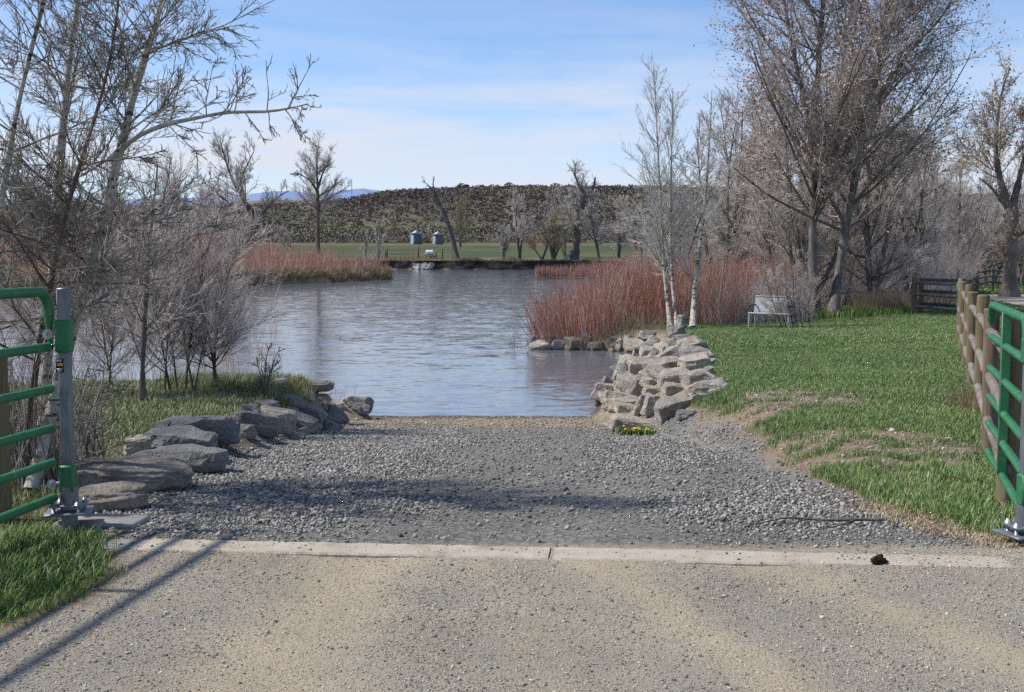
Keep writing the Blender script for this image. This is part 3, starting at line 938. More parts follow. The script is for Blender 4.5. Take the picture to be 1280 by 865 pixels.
# --- pale slender trees on the rock bank
yB = ground(836, 408)[1]
print('birch depth', yB)
BIR = [dict(n=60, t0=.2, t1=.98, ang=.62, dang=.15, ratio=.26, K=6, up=.35, wob=.08, rr=.011, rf=.5, rmin=.008, shrink=.72, sides=4),
       dict(n=9, t0=.15, ang=.6, ratio=.4, K=4, up=.25, wob=.1, rr=.011, rmin=.006, shrink=.4),
       dict(n=4, t0=.1, ang=.55, ratio=.4, K=3, up=.15, wob=.1, rr=.01, rmin=.0045, shrink=.3)]
gb = ground(838, 409)
tree('birch_tree', 'slender white stem topmost of the pale trio on the rocky bank', gb,
     [(np.vstack([gb, px_trunk([(833, 370), (829, 320), (826, 260), (823, 200), (820, 140), (817, 80)], yB)]), .078, .01)], BIR, MAT['bark_white'], MAT['twig_pale'], 301, group='pale slender trees on the rock bank')
gb2 = ground(846, 409)
tree('birch_tree', 'straight white stem joined at the foot to a taller white stem', gb2,
     [(np.vstack([gb2, px_trunk([(841, 370), (839, 310), (838, 250), (840, 180), (841, 110)], yB + .3)]), .07, .01)], BIR, MAT['bark_white'], MAT['twig_pale'], 302, group='pale slender trees on the rock bank')
gb3 = ground(866, 410)
tree('birch_tree', 'grey-white stem leaning away from the trio, bare boulder between their feet', gb3,
     [(np.vstack([gb3, px_trunk([(868, 360), (874, 310), (880, 270), (884, 220), (888, 150), (890, 112)], yB - .4)]), .10, .01)], [dict(BIR[0], n=34), BIR[1], BIR[2]], MAT['bark_white'], MAT['twig_pale'], 303, group='pale slender trees on the rock bank')
# silvery horizontal-twigged shrub behind the birches
def bush_stems(base, pxs, y, r0, r1):
    return [(np.vstack([base + np.array([(k - len(pxs) / 2) * .12, .1 * (k % 2), 0]), px_trunk(pp, y + .3 * (k % 3 - 1))]), r0, r1) for k, pp in enumerate(pxs)]


yS = 52.0
bs = at(846, 372, yS); bs[2] = float(height(np.array(bs[0]), np.array(yS)))
SIL = [dict(n=30, t0=.2, ang=1.0, ratio=.42, K=6, up=-.1, wob=.12, rr=.01, rf=.5, rmin=.012, shrink=.35, sides=3, pull=(-.35, 0, 0)),
       dict(n=11, t0=.1, ang=.5, ratio=.4, K=4, up=.1, wob=.12, rr=.01, rmin=.009, shrink=.4),
       dict(n=5, t0=.1, ang=.5, ratio=.4, K=3, up=.1, wob=.12, rr=.01, rmin=.007, shrink=.4)]
shrub('silvery_shrub', 'broad silvery shrub of drooping twigs spreading behind the white stems', bs,
      bush_stems(bs, [[(838, 330), (826, 280), (815, 240)], [(850, 330), (850, 270), (850, 225)], [(858, 330), (872, 280), (888, 245)], [(840, 340), (815, 310), (790, 280)]], yS, .07, .02),
      SIL, MAT['twig_pale'], 310)

# --- brown-leaved cottonwoods above the bench
yC = ground(1020, 397)[1]
print('cottonwood depth', yC)
CW = [dict(n=42, t0=.2, t1=.98, ang=.86, dang=.27, ratio=.38, K=8, up=.55, wob=.08, rr=.011, rf=.42, rmin=.014, shrink=.5, sides=5),
      dict(n=11, t0=.12, ang=.6, ratio=.42, K=6, up=.1, wob=.1, rr=.009, rmin=.009, shrink=.4, sides=3),
      dict(n=5.2, t0=.1, ang=.6, ratio=.45, K=4, up=.05, wob=.1, rr=.009, rmin=.006, shrink=.4),
      dict(n=2, t0=.1, ang=.6, ratio=.5, K=3, up=0, wob=.1, rr=.012, rmin=.0048, shrink=.4)]
gc1 = ground(1020, 397)
tree('cottonwood_tree', 'tall brown-flecked cottonwood with straight grey trunk next to the bench', gc1,
     [(np.vstack([gc1, px_trunk([(1017, 350), (1014, 290), (1018, 230), (1024, 160), (1020, 90), (1030, 0), (1035, -90), (1030, -160)], yC)]), .185, .03),
      (px_trunk([(1020, 200), (1004, 120), (988, 50), (975, -30), (965, -100)], yC), .1, .03)],
     CW, MAT['bark_grey'], MAT['twig_grey'], 401, leaves=(26000, .058, .16, MAT['leaf_brown']), group='brown-flecked cottonwoods above the bench')
gc2 = ground(1041, 397)
tree('cottonwood_tree', 'tall brown-flecked cottonwood whose dark trunk leans away from its straight neighbour', gc2,
     [(np.vstack([gc2, px_trunk([(1046, 350), (1056, 290), (1068, 230), (1082, 150), (1094, 90), (1106, 20), (1118, -60), (1125, -140)], yC + .4)]), .195, .03),
      (px_trunk([(1078, 165), (1105, 110), (1140, 60), (1180, 20), (1210, -40)], yC + .4), .1, .025),
      (px_trunk([(1062, 260), (1100, 215), (1150, 170), (1195, 130)], yC + .8), .07, .02)],
     CW, MAT['bark_grey'], MAT['twig_grey'], 402, leaves=(26000, .058, .16, MAT['leaf_brown']), group='brown-flecked cottonwoods above the bench')

# tree at the frame edge
ye = 66.0
be = at(1262, 350, ye); be[2] = float(height(np.array(be[0]), np.array(ye)))
tree('cottonwood_tree', 'tan-twigged tree with several steep limbs by the far dark fence', be,
     [(np.vstack([be, px_trunk([(1263, 300), (1264, 260)], ye)]), .45, .32),
      (px_trunk([(1264, 265), (1250, 230), (1243, 180), (1250, 120), (1262, 85)], ye), .22, .03),
      (px_trunk([(1264, 265), (1275, 220), (1290, 160), (1300, 100)], ye), .22, .03),
      (px_trunk([(1260, 262), (1240, 235), (1224, 222)], ye), .12, .03),
      (px_trunk([(1262, 300), (1290, 285), (1320, 260)], ye), .12, .03)],
     [dict(CW[0], n=20, rmin=.022, up=.6), dict(CW[1], rmin=.014, n=11), dict(CW[2], rmin=.009, n=9)], MAT['bark_grey'], MAT['twig_olive'], 405,
     leaves=(4500, .08, .2, MAT['leaf_brown']))


# --- generic bare trees for the wood and the far bank
def auto_tree(name, label, base, h, seed, bark, twig, stems=1, spread=.3, lean=(0, 0), r0=None, dens=1.0, rmin=.02, group=None, cat='tree', gnarl=.05, levels=None, bare=.22, ratio=.38):
    rng = np.random.default_rng(seed); tr = []
    for s in range(stems):
        n = 7; p = np.array(base, float) + (np.array([rng.normal() * .15, rng.normal() * .15, 0]) if stems > 1 else 0)
        d = np.array([lean[0] + (rng.normal() * spread if stems > 1 else 0), lean[1] + (rng.normal() * spread * .5 if stems > 1 else 0), 1.]); d /= np.linalg.norm(d)
        hh = h * (1 if s == 0 else rng.uniform(.65, 1)); pts = [p.copy()]
        for k in range(n):
            d = d + rng.normal(size=3) * gnarl + np.array([0, 0, .05]); d /= np.linalg.norm(d)
            p = p + d * hh / n; pts.append(p.copy())
        rr = (r0 or h * .02) * (1 if stems == 1 else .7)
        tr.append((pts, rr, rr * .18))
    lv = levels or [dict(n=20 * dens, t0=bare, ang=.8, dang=.25, ratio=ratio, K=6, up=.5, wob=.12, rr=.017, rf=.5, rmin=rmin * 1.6, shrink=.5, sides=4),
                    dict(n=11 * dens, t0=.12, ang=.6, ratio=.44, K=5, up=.2, wob=.11, rr=.011, rmin=rmin * 1.0, shrink=.4),
                    dict(n=12 * dens, t0=.1, ang=.55, ratio=.46, K=4, up=.15, wob=.11, rr=.010, rmin=rmin * .6, shrink=.4)]
    return tree(name, label, base, tr, lv, bark, twig, seed + 1000, group, cat, 7)


def fz(px, y):
    x = (px - 640) / F * y
    if y >= 236: return np.array([x, y, float(field_z(np.array(x), np.array(y))) - .05])
    if x < 0: return np.array([x, y, float(land_z(np.array(x), np.array(y))) - .05])
    return np.array([x, y, float(height(np.array(x), np.array(y))) - .05])


FB = 'bare trees along the far bank'
b = fz(308, 168)
tree('bare_tree', 'big forked bare cottonwood beside the red willow bank, limb arching toward its neighbour', b,
     [(np.vstack([b, px_trunk([(318, 290), (322, 270)], 168)]), .62, .5),
      (px_trunk([(320, 275), (305, 250), (290, 225), (280, 195), (276, 178)], 168), .38, .06),
      (px_trunk([(305, 252), (300, 225), (312, 200), (318, 188)], 168), .25, .05),
      (px_trunk([(322, 275), (338, 255), (352, 243), (362, 238)], 168), .26, .05),
      (px_trunk([(316, 285), (296, 262), (270, 240), (255, 228)], 168), .3, .05)],
     [dict(n=14, t0=.1, ang=.8, ratio=.45, K=6, up=.4, wob=.2, rr=.016, rf=.5, rmin=.045, shrink=.4, sides=4),
      dict(n=12, t0=.1, ang=.6, ratio=.45, K=5, up=.2, wob=.12, rr=.011, rmin=.026, shrink=.4),
      dict(n=12, t0=.1, ang=.55, ratio=.45, K=4, up=.1, wob=.12, rr=.01, rmin=.016, shrink=.4)], MAT['bark_dark'], MAT['twig_grey'], 501, FB)
b = fz(398, 190)
tree('bare_tree', 'single round-crowned bare cottonwood on a tall straight trunk', b,
     [(np.vstack([b, px_trunk([(397, 290), (398, 260), (397, 235), (396, 210), (396, 190)], 190)]), .5, .07),
      (px_trunk([(397, 240), (388, 226), (376, 218), (368, 216)], 190), .2, .04),
      (px_trunk([(397, 235), (404, 215), (412, 200), (410, 192)], 190), .2, .04),
      (px_trunk([(397, 246), (412, 238), (424, 228)], 190), .16, .04),
      (px_trunk([(397, 262), (386, 254), (378, 246)], 190), .12, .03)],
     [dict(n=12, t0=.35, ang=.8, ratio=.32, K=5, up=.4, wob=.2, rr=.016, rf=.5, rmin=.045, shrink=.3, sides=4),
      dict(n=13, t0=.1, ang=.6, ratio=.45, K=4, up=.2, wob=.12, rr=.011, rmin=.026, shrink=.4),
      dict(n=11, t0=.1, ang=.55, ratio=.45, K=3, up=.1, wob=.12, rr=.01, rmin=.016, shrink=.4)], MAT['bark_dark'], MAT['twig_grey'], 502, FB)
dense = [dict(n=26, t0=.12, ang=.5, ratio=.42, K=5, up=.5, wob=.1, rr=.014, rf=.5, rmin=.05, shrink=.5, sides=3),
         dict(n=9, t0=.1, ang=.45, ratio=.4, K=4, up=.3, wob=.12, rr=.012, rmin=.04, shrink=.4),
         dict(n=5, t0=.1, ang=.45, ratio=.42, K=3, up=.2, wob=.12, rr=.012, rmin=.032, shrink=.4)]
auto_tree('bare_tree', 'paler narrow bare tree of a close pair by the point of the willow bank', fz(458, 215), 7.4, 511, MAT['bark_dark'], MAT['twig_pale'], 1, lean=(0, 0), r0=.24, group=FB, levels=dense)
auto_tree('bare_tree', 'fuller bare tree of a close pair, dark trunk slanting outward', fz(474, 215), 9.0, 512, MAT['bark_dark'], MAT['twig_pale'], 1, lean=(-.08, 0), r0=.3, group=FB, levels=dense)
b = fz(572, 236.5)
tree('dead_tree', 'leaning dead cottonwood with broken twiggy top beside the grain bins', b,
     [(np.vstack([b, px_trunk([(566, 300), (559, 275), (550, 255), (543, 238)], 237)]), .62, .25),
      (px_trunk([(546, 246), (538, 234), (529, 226)], 237), .2, .05),
      (px_trunk([(544, 240), (541, 230), (543, 222)], 237), .2, .05),
      (px_trunk([(553, 260), (548, 250), (536, 246)], 237), .14, .04)],
     [dict(n=10, t0=.45, ang=.7, ratio=.3, K=5, up=.2, wob=.3, rr=.02, rf=.5, rmin=.06, shrink=.3, sides=4),
      dict(n=6, t0=.1, ang=.7, ratio=.4, K=4, up=.1, wob=.3, rr=.015, rmin=.04, shrink=.4)], MAT['bark_dark'], MAT['twig_dark'], 503, FB)
auto_tree('bare_tree', 'pale yellowish round tree behind the leaning dead trunk', fz(576, 420), 17, 513, MAT['bark_grey'], MAT['twig_olive'], 3, .12, r0=.4, group=FB, levels=dense, rmin=.08)
auto_tree('bare_tree', 'small thin bare tree at the start of the far bank row past the dead trunk', fz(629, 238), 6.5, 514, MAT['bark_dark'], MAT['twig_pale'], 3, .12, r0=.18, group=FB, rmin=.035)
auto_tree('bare_tree', 'pinkish bare tree with two dark forked stems on the far bank', fz(651, 238), 12.0, 515, MAT['bark_dark'], MAT['twig_pink'], 2, .18, r0=.4, group=FB, rmin=.035, dens=1.1)
auto_tree('bare_tree', 'wide fan of dark stems with olive yellow twigs on the far bank', fz(692, 238), 9.5, 516, MAT['bark_dark'], MAT['twig_olive'], 7, .34, r0=.34, group=FB, rmin=.035, dens=.8)
auto_tree('bare_tree', 'russet twigged shrub-like tree tucked behind the olive fan of stems', fz(678, 243), 10.5, 517, MAT['bark_dark'], MAT['twig_orange'], 4, .3, r0=.25, group=FB, rmin=.035, dens=.8)
b = fz(718, 240)
tree('bare_tree', 'tall gnarled cottonwood with crooked fork rising above the ridge line', b,
     [(np.vstack([b, px_trunk([(721, 300), (723, 275), (727, 255), (733, 240)], 240)]), .85, .5),
      (px_trunk([(732, 245), (724, 232), (718, 218), (720, 206)], 240), .42, .08),
      (px_trunk([(733, 243), (742, 233), (744, 222)], 240), .42, .2),
      (px_trunk([(726, 260), (717, 254), (712, 250)], 240), .3, .06)],
     [dict(n=15, t0=.3, ang=.8, ratio=.42, K=5, up=.25, wob=.3, rr=.022, rf=.5, rmin=.05, shrink=.3, sides=4),
      dict(n=9, t0=.1, ang=.7, ratio=.42, K=4, up=.1, wob=.3, rr=.015, rmin=.038, shrink=.4),
      dict(n=6, t0=.1, ang=.6, ratio=.42, K=3, up=.1, wob=.2, rr=.012, rmin=.028, shrink=.4)], MAT['bark_dark'], MAT['twig_grey'], 504, FB)
auto_tree('bare_tree', 'grey hazy tree directly behind the gnarled cottonwood', fz(706, 262), 14, 518, MAT['bark_grey'], MAT['twig_grey'], 3, .2, r0=.3, group=FB, rmin=.04, dens=1.1)
auto_tree('bare_tree', 'grey tree slanting inward between the gnarled cottonwood and the white stems', fz(749, 242), 13.5, 519, MAT['bark_dark'], MAT['twig_grey'], 2, .12, lean=(-.22, 0), r0=.42, group=FB, rmin=.038, dens=1.1)
auto_tree('bare_tree', 'bare tree with dark zigzag stem partly behind the silvery shrub', fz(772, 244), 12.0, 520, MAT['bark_dark'], MAT['twig_brown'], 3, .2, lean=(-.1, 0), r0=.35, group=FB, rmin=.038)
auto_tree('bare_tree', 'pale hazy tree behind the silvery shrub at the end of the far bank', fz(800, 255), 13.0, 521, MAT['bark_grey'], MAT['twig_grey'], 3, .2, r0=.35, group=FB, rmin=.038)
auto_tree('bare_tree', 'faint little bare tree on the field between the two big cottonwoods', fz(365, 250), 7.0, 522, MAT['bark_grey'], MAT['twig_grey'], 2, .15, r0=.14, group=FB, rmin=.03)
auto_tree('bare_tree', 'grey tree half hidden behind the big forked cottonwood', fz(275, 185), 11, 523, MAT['bark_dark'], MAT['twig_grey'], 3, .25, r0=.3, group=FB, rmin=.032)
auto_tree('bare_tree', 'grey tree seen through the pale trunks beyond the channel', fz(215, 175), 12, 524, MAT['bark_dark'], MAT['twig_grey'], 3, .25, r0=.3, group=FB, rmin=.032)
auto_tree('bare_tree', 'bare tree beyond the channel nearest the gate rails', fz(105, 150), 10, 525, MAT['bark_dark'], MAT['twig_brown'], 3, .25, r0=.3, group=FB, rmin=.032)
auto_tree('bare_tree', 'bare tree beyond the channel at the frame edge behind the gate', fz(18, 150), 11, 526, MAT['bark_dark'], MAT['twig_brown'], 3, .25, r0=.3, group=FB, rmin=.032)
# stump with pale split face
b = fz(714, 238.2)
mb = MB(); mb.tube([b * 0 + [.3, 0, -.1], [.35, 0, .6], [.25, 0, 1.3], [.2, 0, 2.0]], [.75, .62, .6, .4], 9)
st = mb.build('broken_stump', MAT['bark_dark'], loc=b); tag(st, 'broken dark stump leaning pale split log at the foot of the gnarled cottonwood', 'stump')
mb = MB(); mb.tube([[-1.5, -.3, 0], [-.5, -.25, 1.0], [.1, -.3, 1.6]], [.3, .26, .2], 7); mb.build('split_log', MAT['deadwood'], st)

# --- the wood to the right
def dupe(root, loc, rz, sc, label):
    r = root.copy(); COL.objects.link(r); r.location = loc; r.rotation_euler = (0, 0, rz); r.scale = (sc, sc, sc); r['label'] = label
    for ch in root.children:
        c = ch.copy(); COL.objects.link(c); c.parent = r
    return r


WD = 'bare trees in the wood behind the lawn'
protos = []
wood_px = [(895, 62, 8.5), (918, 58, 9.5), (945, 66, 10.5), (968, 55, 8), (992, 72, 12), (1003, 50, 8.0), (1058, 52, 9.0), (1072, 66, 11.5), (1090, 49, 8.5), (1104, 58, 10), (1118, 74, 12),
           (1132, 52, 7.0), (1146, 64, 8.5), (1160, 84, 9.5), (1176, 58, 6.5), (1190, 90, 9.5), (1204, 92, 8.5), (1217, 95, 9.5), (1236, 94, 8), (1246, 104, 10), (1275, 98, 9.5), (1088, 90, 13), (1040, 84, 13), (935, 90, 12), (870, 80, 9)]
wood_lab = ['behind the leaning grey-white stem', 'behind the red willows past the white stems', 'tall and hazy, straight above the bench', 'low and twiggy just behind the bench',
            'tall, seen between bench and straight grey trunk', 'crowding the straight grey trunk from behind', 'just past the leaning dark cottonwood trunk', 'tall and brown past the leaning cottonwood trunk',
            'dark paired stems short of the dry grass mound', 'dark stems directly over the dry grass mound', 'tallest one over the dry grass mound', 'slim and forked behind the short rail fence post',
            'behind the middle of the short rail fence', 'far off above the short rail fence', 'short, behind the rails next to the small green gate', 'far off above the small green gate', 'over the row of fence post tops',
            'far off and hazy over the far dark fence', 'dark and dense beside the far dark fence', 'farthest one above the gravel path', 'behind the tan-twigged tree with steep limbs',
            'hazy giant between the cottonwood crown and open sky', 'hazy giant filling the gap behind the two cottonwood trunks', 'hazy giant high behind the bench', 'low one behind the silvery shrub']
for k, (px, y, h) in enumerate(wood_px):
    loc = fz(px, y)
    lab = 'bare brown-grey tree in the wood, ' + wood_lab[k]
    if k < 7:
        bk = MAT['bark_grey']; tw = [MAT['twig_brown'], MAT['twig_grey'], MAT['twig_brown'], MAT['twig_pink']][k % 4]
        protos.append((auto_tree('bare_tree', lab, loc, h, 600 + k, bk, tw, 2 + k % 3, .2, r0=.17, group=WD, rmin=.013, dens=1.12, bare=.1), h))
    else:
        pr, ph = protos[(k * 3) % 7]
        dupe(pr, loc, k * 1.37, h / ph, lab)

# understory thicket at the foot of the wood (a mass of stems)
rng = np.random.default_rng(71)
def mass(name, label, N, sampler, h, mat, r, lean=.16, side=3.0, K=4, zf=None, sl=.3, out=None, smin=None, hsd=.22):
    x, y = sampler(N); N = len(x)
    z = zf(x, y) - .05
    hh = h(x, y) if callable(h) else h
    hh = hh * np.clip(1 + hsd * rng.normal(size=N), .4, 1.5)
    d = np.stack([rng.normal(size=N) * lean, rng.normal(size=N) * lean, np.ones(N)], 1)
    if out is not None: d[:, :2] += out(x, y)
    d = nrm(d)
    P = np.empty((N, K, 3)); P[:, 0] = np.stack([x, y, z], 1)
    for k in range(1, K):
        d = nrm(d + rng.normal(size=(N, 3)) * .07 + np.array([0, 0, .06])); P[:, k] = P[:, k - 1] + d * (hh / (K - 1))[:, None]
    R = r * rng.uniform(.7, 1.3, N)[:, None] * np.linspace(1, .45, K)[None]
    L = [(P, R, 3)]
    if side:
        L.append(spawn(rng, P, R, side, .25, 1, .4, .15, sl, 3, .25, .08, .01, .75, smin or r * .55) + (3,))
    V, Q = join_tubes(L)
    return tag(mk(name, V, [Q], mat), label, kind='stuff')


def samp_px(px0, px1, y0, y1, p=1.0):
    def f(N):
        y = y0 + (y1 - y0) * rng.random(N) ** p
        px = rng.uniform(px0, px1, N)
        return (px - 640) / F * y, y
    return f


mass('undergrowth', 'grey-brown undergrowth filling the foot of the wood', 3600, samp_px(985, 1192, 50, 88), 2.3, MAT['twig_brown'], .010, .36, 8, zf=height, sl=.5, K=5)
mass('undergrowth', 'tall hazy thicket behind the wood and the far fence', 1900, samp_px(1085, 1400, 96, 124), 4.4, MAT['twig_brown'], .02, .34, 13, zf=height, sl=.5, K=5)

# --- red willows
def s_near(N):
    # thicket on the point behind the small rocks, clipped to dry land
    y = 37.5 + 10.8 * rng.random(N) ** 1.2; x = np.interp(y, YA, XA) + .35 + rng.random(N) ** 1.05 * (5.4 + .3 * (y - 38))
    k = ~((x > 3.4) & (y < 40.0)); return x[k], y[k]


mass('red_willow_thicket', 'rust red willow stems standing behind the small rocks at the water edge', 3000, s_near, lambda x, y: np.clip(1.45 + .16 * (x - .8), 1.3, 2.05), MAT['willow_red'], .010, .14, 3.5, K=5, hsd=.15, zf=lambda x, y: np.maximum(height(x, y), WATER - .05), sl=.32,
     out=lambda x, y: np.stack([np.clip((x - 3.0) * .11, -.26, .05), -.05 + 0 * x], 1))
mass('red_willow_thicket', 'hazy red willow stems between the white stems and the bench', 4200,
     lambda N: (lambda y, px: ((px - 640) / F * y, y))(43 + 26 * rng.random(N), rng.uniform(790, 1000, N)), lambda x, y: 1.35 + .022 * (y - 43), MAT['willow_red'], .012, .17, 3.5, zf=height, sl=.32)
mass('dry_weeds', 'pale dry stems under the red willows by the lawn', 1500, lambda N: (lambda y, px: ((px - 640) / F * y, y))(41.5 + 4 * rng.random(N), rng.uniform(880, 1010, N)), 1.3, MAT['twig_brown'], .009, .3, 3, zf=height)


mass('dry_weeds', 'dry tan weeds covering the hump behind the small rock spit', 900, lambda N: (lambda y: (np.interp(y, YA, XA) + .4 + 3.0 * rng.random(N), y))(36.9 + 2.6 * rng.random(N)), .45, MAT['straw'], .008, .4, 2, zf=lambda x, y: np.maximum(height(x, y), WATER))


def spit_z(x, y): return np.full_like(x, WATER + .2)


mass('red_willow_thicket', 'distant strip of red willows on the low spit across the water', 3600,
     lambda N: (lambda x: (x, 150.8 + 7 * rng.random(N) * np.clip((x - 2) / 14, .12, 1)))(3.0 + 45 * rng.random(N) ** 1.1), lambda x, y: 1.1 + 1.4 * sstep(4, 22, x), MAT['willow_red'], .025, .12, 2, K=3, zf=spit_z, sl=.3)


def s_isl(N):
    y = 96 + 62 * rng.random(N); x = -14 - 95 * rng.random(N) ** 1.4
    xs_ = np.interp(y, [90, 101, 108, 116, 128, 140, 144, 147, 152, 180, 238], [-90, -43, -33, -25, -19.5, -15.4, -14.4, -14.6, -17, -22, -30])
    s = xs_ - x
    k = (s > .6) & (s < 40)
    return x[k], y[k]


ISL = lambda x, y: np.clip(1.5 + .1 * (np.interp(y, [90, 101, 108, 116, 128, 140, 144, 147, 152, 180, 238], [-90, -43, -33, -25, -19.5, -15.4, -14.4, -14.6, -17, -22, -30]) - x), 1.5, 3.6) + .5 * vnoise(x * .25, y * .12)
mass('red_willow_thicket', 'dusky red willows covering the bank across the channel', 15000, s_isl, ISL, MAT['willow_red'], .022, .15, 2.2, K=3, zf=land_z, sl=.3)


def s_edge(N):
    y = 95 + 56 * rng.random(N)
    xs_ = np.interp(y, [90, 101, 108, 116, 128, 140, 144, 147, 152], [-90, -43, -33, -25, -19.5, -15.4, -14.4, -14.6, -17])
    return xs_ - .2 - 2.2 * rng.random(N) ** 1.5, y


mass('dry_reeds', 'straw coloured dry grass fringing the bank across the channel', 9000, s_edge, .85, MAT['straw'], .03, .45, 0, K=3, zf=land_z)
mass('dry_reeds', 'tan weeds along the top of the far cut bank', 6500, lambda N: (lambda x: (x, bank_y(x) - .1 + 6 * rng.random(N) ** 2))(rng.uniform(-34, 42, N)), lambda x, y: .5 + .35 * vnoise(x * .4, y * .1), MAT['straw'], .03, .5, 0, K=3,
     zf=lambda x, y: field_z(x, y))
mass('dry_reeds', 'straw coloured dry grass mound beside the short rail fence', 2600,
     lambda N: (lambda y, px: ((px - 640) / F * y, y))(45 + 5 * rng.random(N), 1075 + 62 * rng.random(N)), .62, MAT['straw'], .009, .35, 0, K=4, zf=height)
mass('dry_reeds', 'dry straw below and beyond the short rail fence', 1800,
     lambda N: (lambda y, px: ((px - 640) / F * y, y))(47 + 8 * rng.random(N), 1140 + 60 * rng.random(N)), .5, MAT['straw'], .009, .35, 0, K=4, zf=height)
p = ground(1219, 512)
mass('dry_reeds', 'tuft of pale dry grass at the foot of the fence posts', 170, lambda N: (p[0] + .12 * rng.normal(size=N), p[1] + .3 * rng.normal(size=N)), .32, MAT['straw'], .004, .35, 0, K=4, zf=height)
p = ground(640, 437)
mass('water_weeds', 'sparse thin stems poking from the shallow water off the rock spit', 26, lambda N: (p[0] * 0 + at(648, 434, 38)[0] + .32 * rng.normal(size=N), 38 + .5 * rng.normal(size=N)), .62, MAT['twig_dark'], .006, .25, 2, K=4, zf=lambda x, y: np.full_like(x, WATER - .1))
p = ground(428, 478)
mass('water_weeds', 'few thin stems behind the last rocks on the near shore', 14, lambda N: (at(428, 478, 22.6)[0] + .2 * rng.normal(size=N), 22.6 + .2 * rng.normal(size=N)), .55, MAT['twig_dark'], .004, .3, 2, K=4, zf=lambda x, y: np.full_like(x, WATER - .1))


# ------------------------------------------------------------------ grass
def blades(name, label, pts, h, w, mat, seed, lean=.45):
    r = np.random.default_rng(seed); n = len(pts)
    h = h * r.uniform(.5, 1.35, n); w = w * r.uniform(.7, 1.3, n)
    az = r.uniform(0, 2 * math.pi, n); side = np.stack([np.cos(az), np.sin(az), 0 * az], 1)
    ln = np.stack([-np.sin(az), np.cos(az), 0 * az], 1) * (r.uniform(.05, 1, n) * lean * h)[:, None]
    up = np.array([0, 0, 1.])[None] * h[:, None]
    W = side * (w / 2)[:, None]
    p0 = pts - W; p1 = pts + W
    m = pts + up * .55 + ln * .35; t = pts + up + ln - up * .12 * lean
    V = np.stack([p0, p1, m + W * .75, m - W * .75, t], 1).reshape(-1, 3)
    b = np.arange(n) * 5
    Q = np.stack([b, b + 1, b + 2, b + 3], 1); T = np.stack([b + 3, b + 2, b + 4], 1)
    return tag(mk(name, V, [T, Q], mat), label, kind='stuff')


def scatter(N, x0, x1, y0, y1, rng, yp=1.0, frust=False, keep=None, key='grass', th=0.0):
    y = y0 + (y1 - y0) * rng.random(N) ** yp
    if frust:
        x = (rng.uniform(x0, x1, N) - 640) / F * y
    else:
        x = rng.uniform(x0, x1, N)
    m = masks(x, y)[key]
    k = rng.random(N) < np.clip((m - th) / (1 - th), 0, 1)
    if keep is not None: k &= keep(x, y)
    x, y = x[k], y[k]
    return np.stack([x, y, height(x, y) - .006], 1)


rg = np.random.default_rng(91)
# lawn: three distance bands so that blades keep a natural size
P = scatter(190000, 780, 1330, 7.2, 14, rg, 1.0, True)
blades('grass', 'rough grass on the near part of the lawn', P, .048, .0048, MAT['grass'], 1, 1.1)
P = scatter(330000, 820, 1330, 14, 24, rg, 1.0, True)
blades('grass', 'mown grass on the middle of the lawn', P, .045, .006, MAT['grass'], 2, .9)
P = scatter(330000, 840, 1330, 24, 52, rg, 1.1, True, lambda x, y: ~((x > 20.0 + 7.2 * (y - 46) / 26) & (x < 26.8 + 8.7 * (y - 46) / 26) & (y > 46)))
blades('grass', 'mown grass on the far part of the lawn', P, .05, .011, MAT['grass'], 3, .9)
offp = lambda x, y: ~((x > 20.0 + 7.2 * (y - 46) / 26) & (x < 26.8 + 8.7 * (y - 46) / 26) & (y < 72.5))
P = scatter(90000, 1180, 1400, 48, 105, rg, 1.0, True, offp)
blades('grass', 'green turf beyond the fence along the path', P, .09, .05, MAT['grass'], 31, .8)
# longer fringe beside the gravel
fr = lambda x, y: (x < np.interp(y, [6, 8.3, 10.5, 14, 17], [3.9, 3.5, 3.35, 3.25, 3.0]) + .35 * vnoise(x * 2, y * 1.5)) & (vnoise(x * 3.1, y * 3.1) > -.45)
P = scatter(60000, 2.4, 4.0, 7.1, 17, rg, 1.0, False, fr)
blades('grass', 'longer grass fringe along the gravel edge', P, .085, .005, MAT['grass'], 4, 1.1)
# tufts at the front left, by the gate
P = scatter(42000, -4.2, -1.7, 4.4, 7.6, rg)
blades('grass', 'bright grass below the open green gate', P, .05, .0045, MAT['grass_lush'], 5, 1.2)
kp = lambda x, y: (vnoise(x * 2.6 + 5, y * 2.6) > .0)
P = scatter(40000, -4.2, -1.9, 4.6, 7.5, rg, keep=kp, th=.4)[::2]
blades('grass', 'tall bright tufts below the open green gate', P, .085, .0045, MAT['grass_lush'], 6, 1.2)
# left bank behind the blocks
P = scatter(120000, -9, -2.9, 7.4, 20.5, rg)
blades('grass', 'yellowish grass on the bank behind the dark blocks', P, .06, .006, MAT['grass_rank'], 7, 1.1)
kp = lambda x, y: (vnoise(x * 1.3 + 2, y * 1.3 + 8) > .25) & (y > 15)
P = scatter(60000, -7.5, -3.0, 13, 20.5, rg, keep=kp)
blades('grass', 'long rank tufts near the shoreline shrubs', P, .16, .006, MAT['grass_rank'], 8, 1.0)
# dead straw litter on the sill corner and the verges
def lit(x, y): return (np.abs(x - np.interp(y, [6.4, 7.2, 8.3], [3.1, 2.75, 2.65])) < .32)
P = scatter(9000, 2.2, 3.5, 6.55, 8.4, rg, key='grass', keep=lit); 
x = rg.uniform(2.25, 3.4, 9000); y = rg.uniform(6.7, 8.3, 9000); k = np.abs(x - np.interp(y, [6.6, 7.2, 8.3], [3.05, 2.75, 2.5])) < .28 * rg.random(9000) + .05
P = np.stack([x[k], y[k], height(x[k], y[k]) + .004], 1)
blades('dead_grass', 'matted dead grass between gravel and lawn', P, .03, .005, MAT['straw'], 9, 2.2)


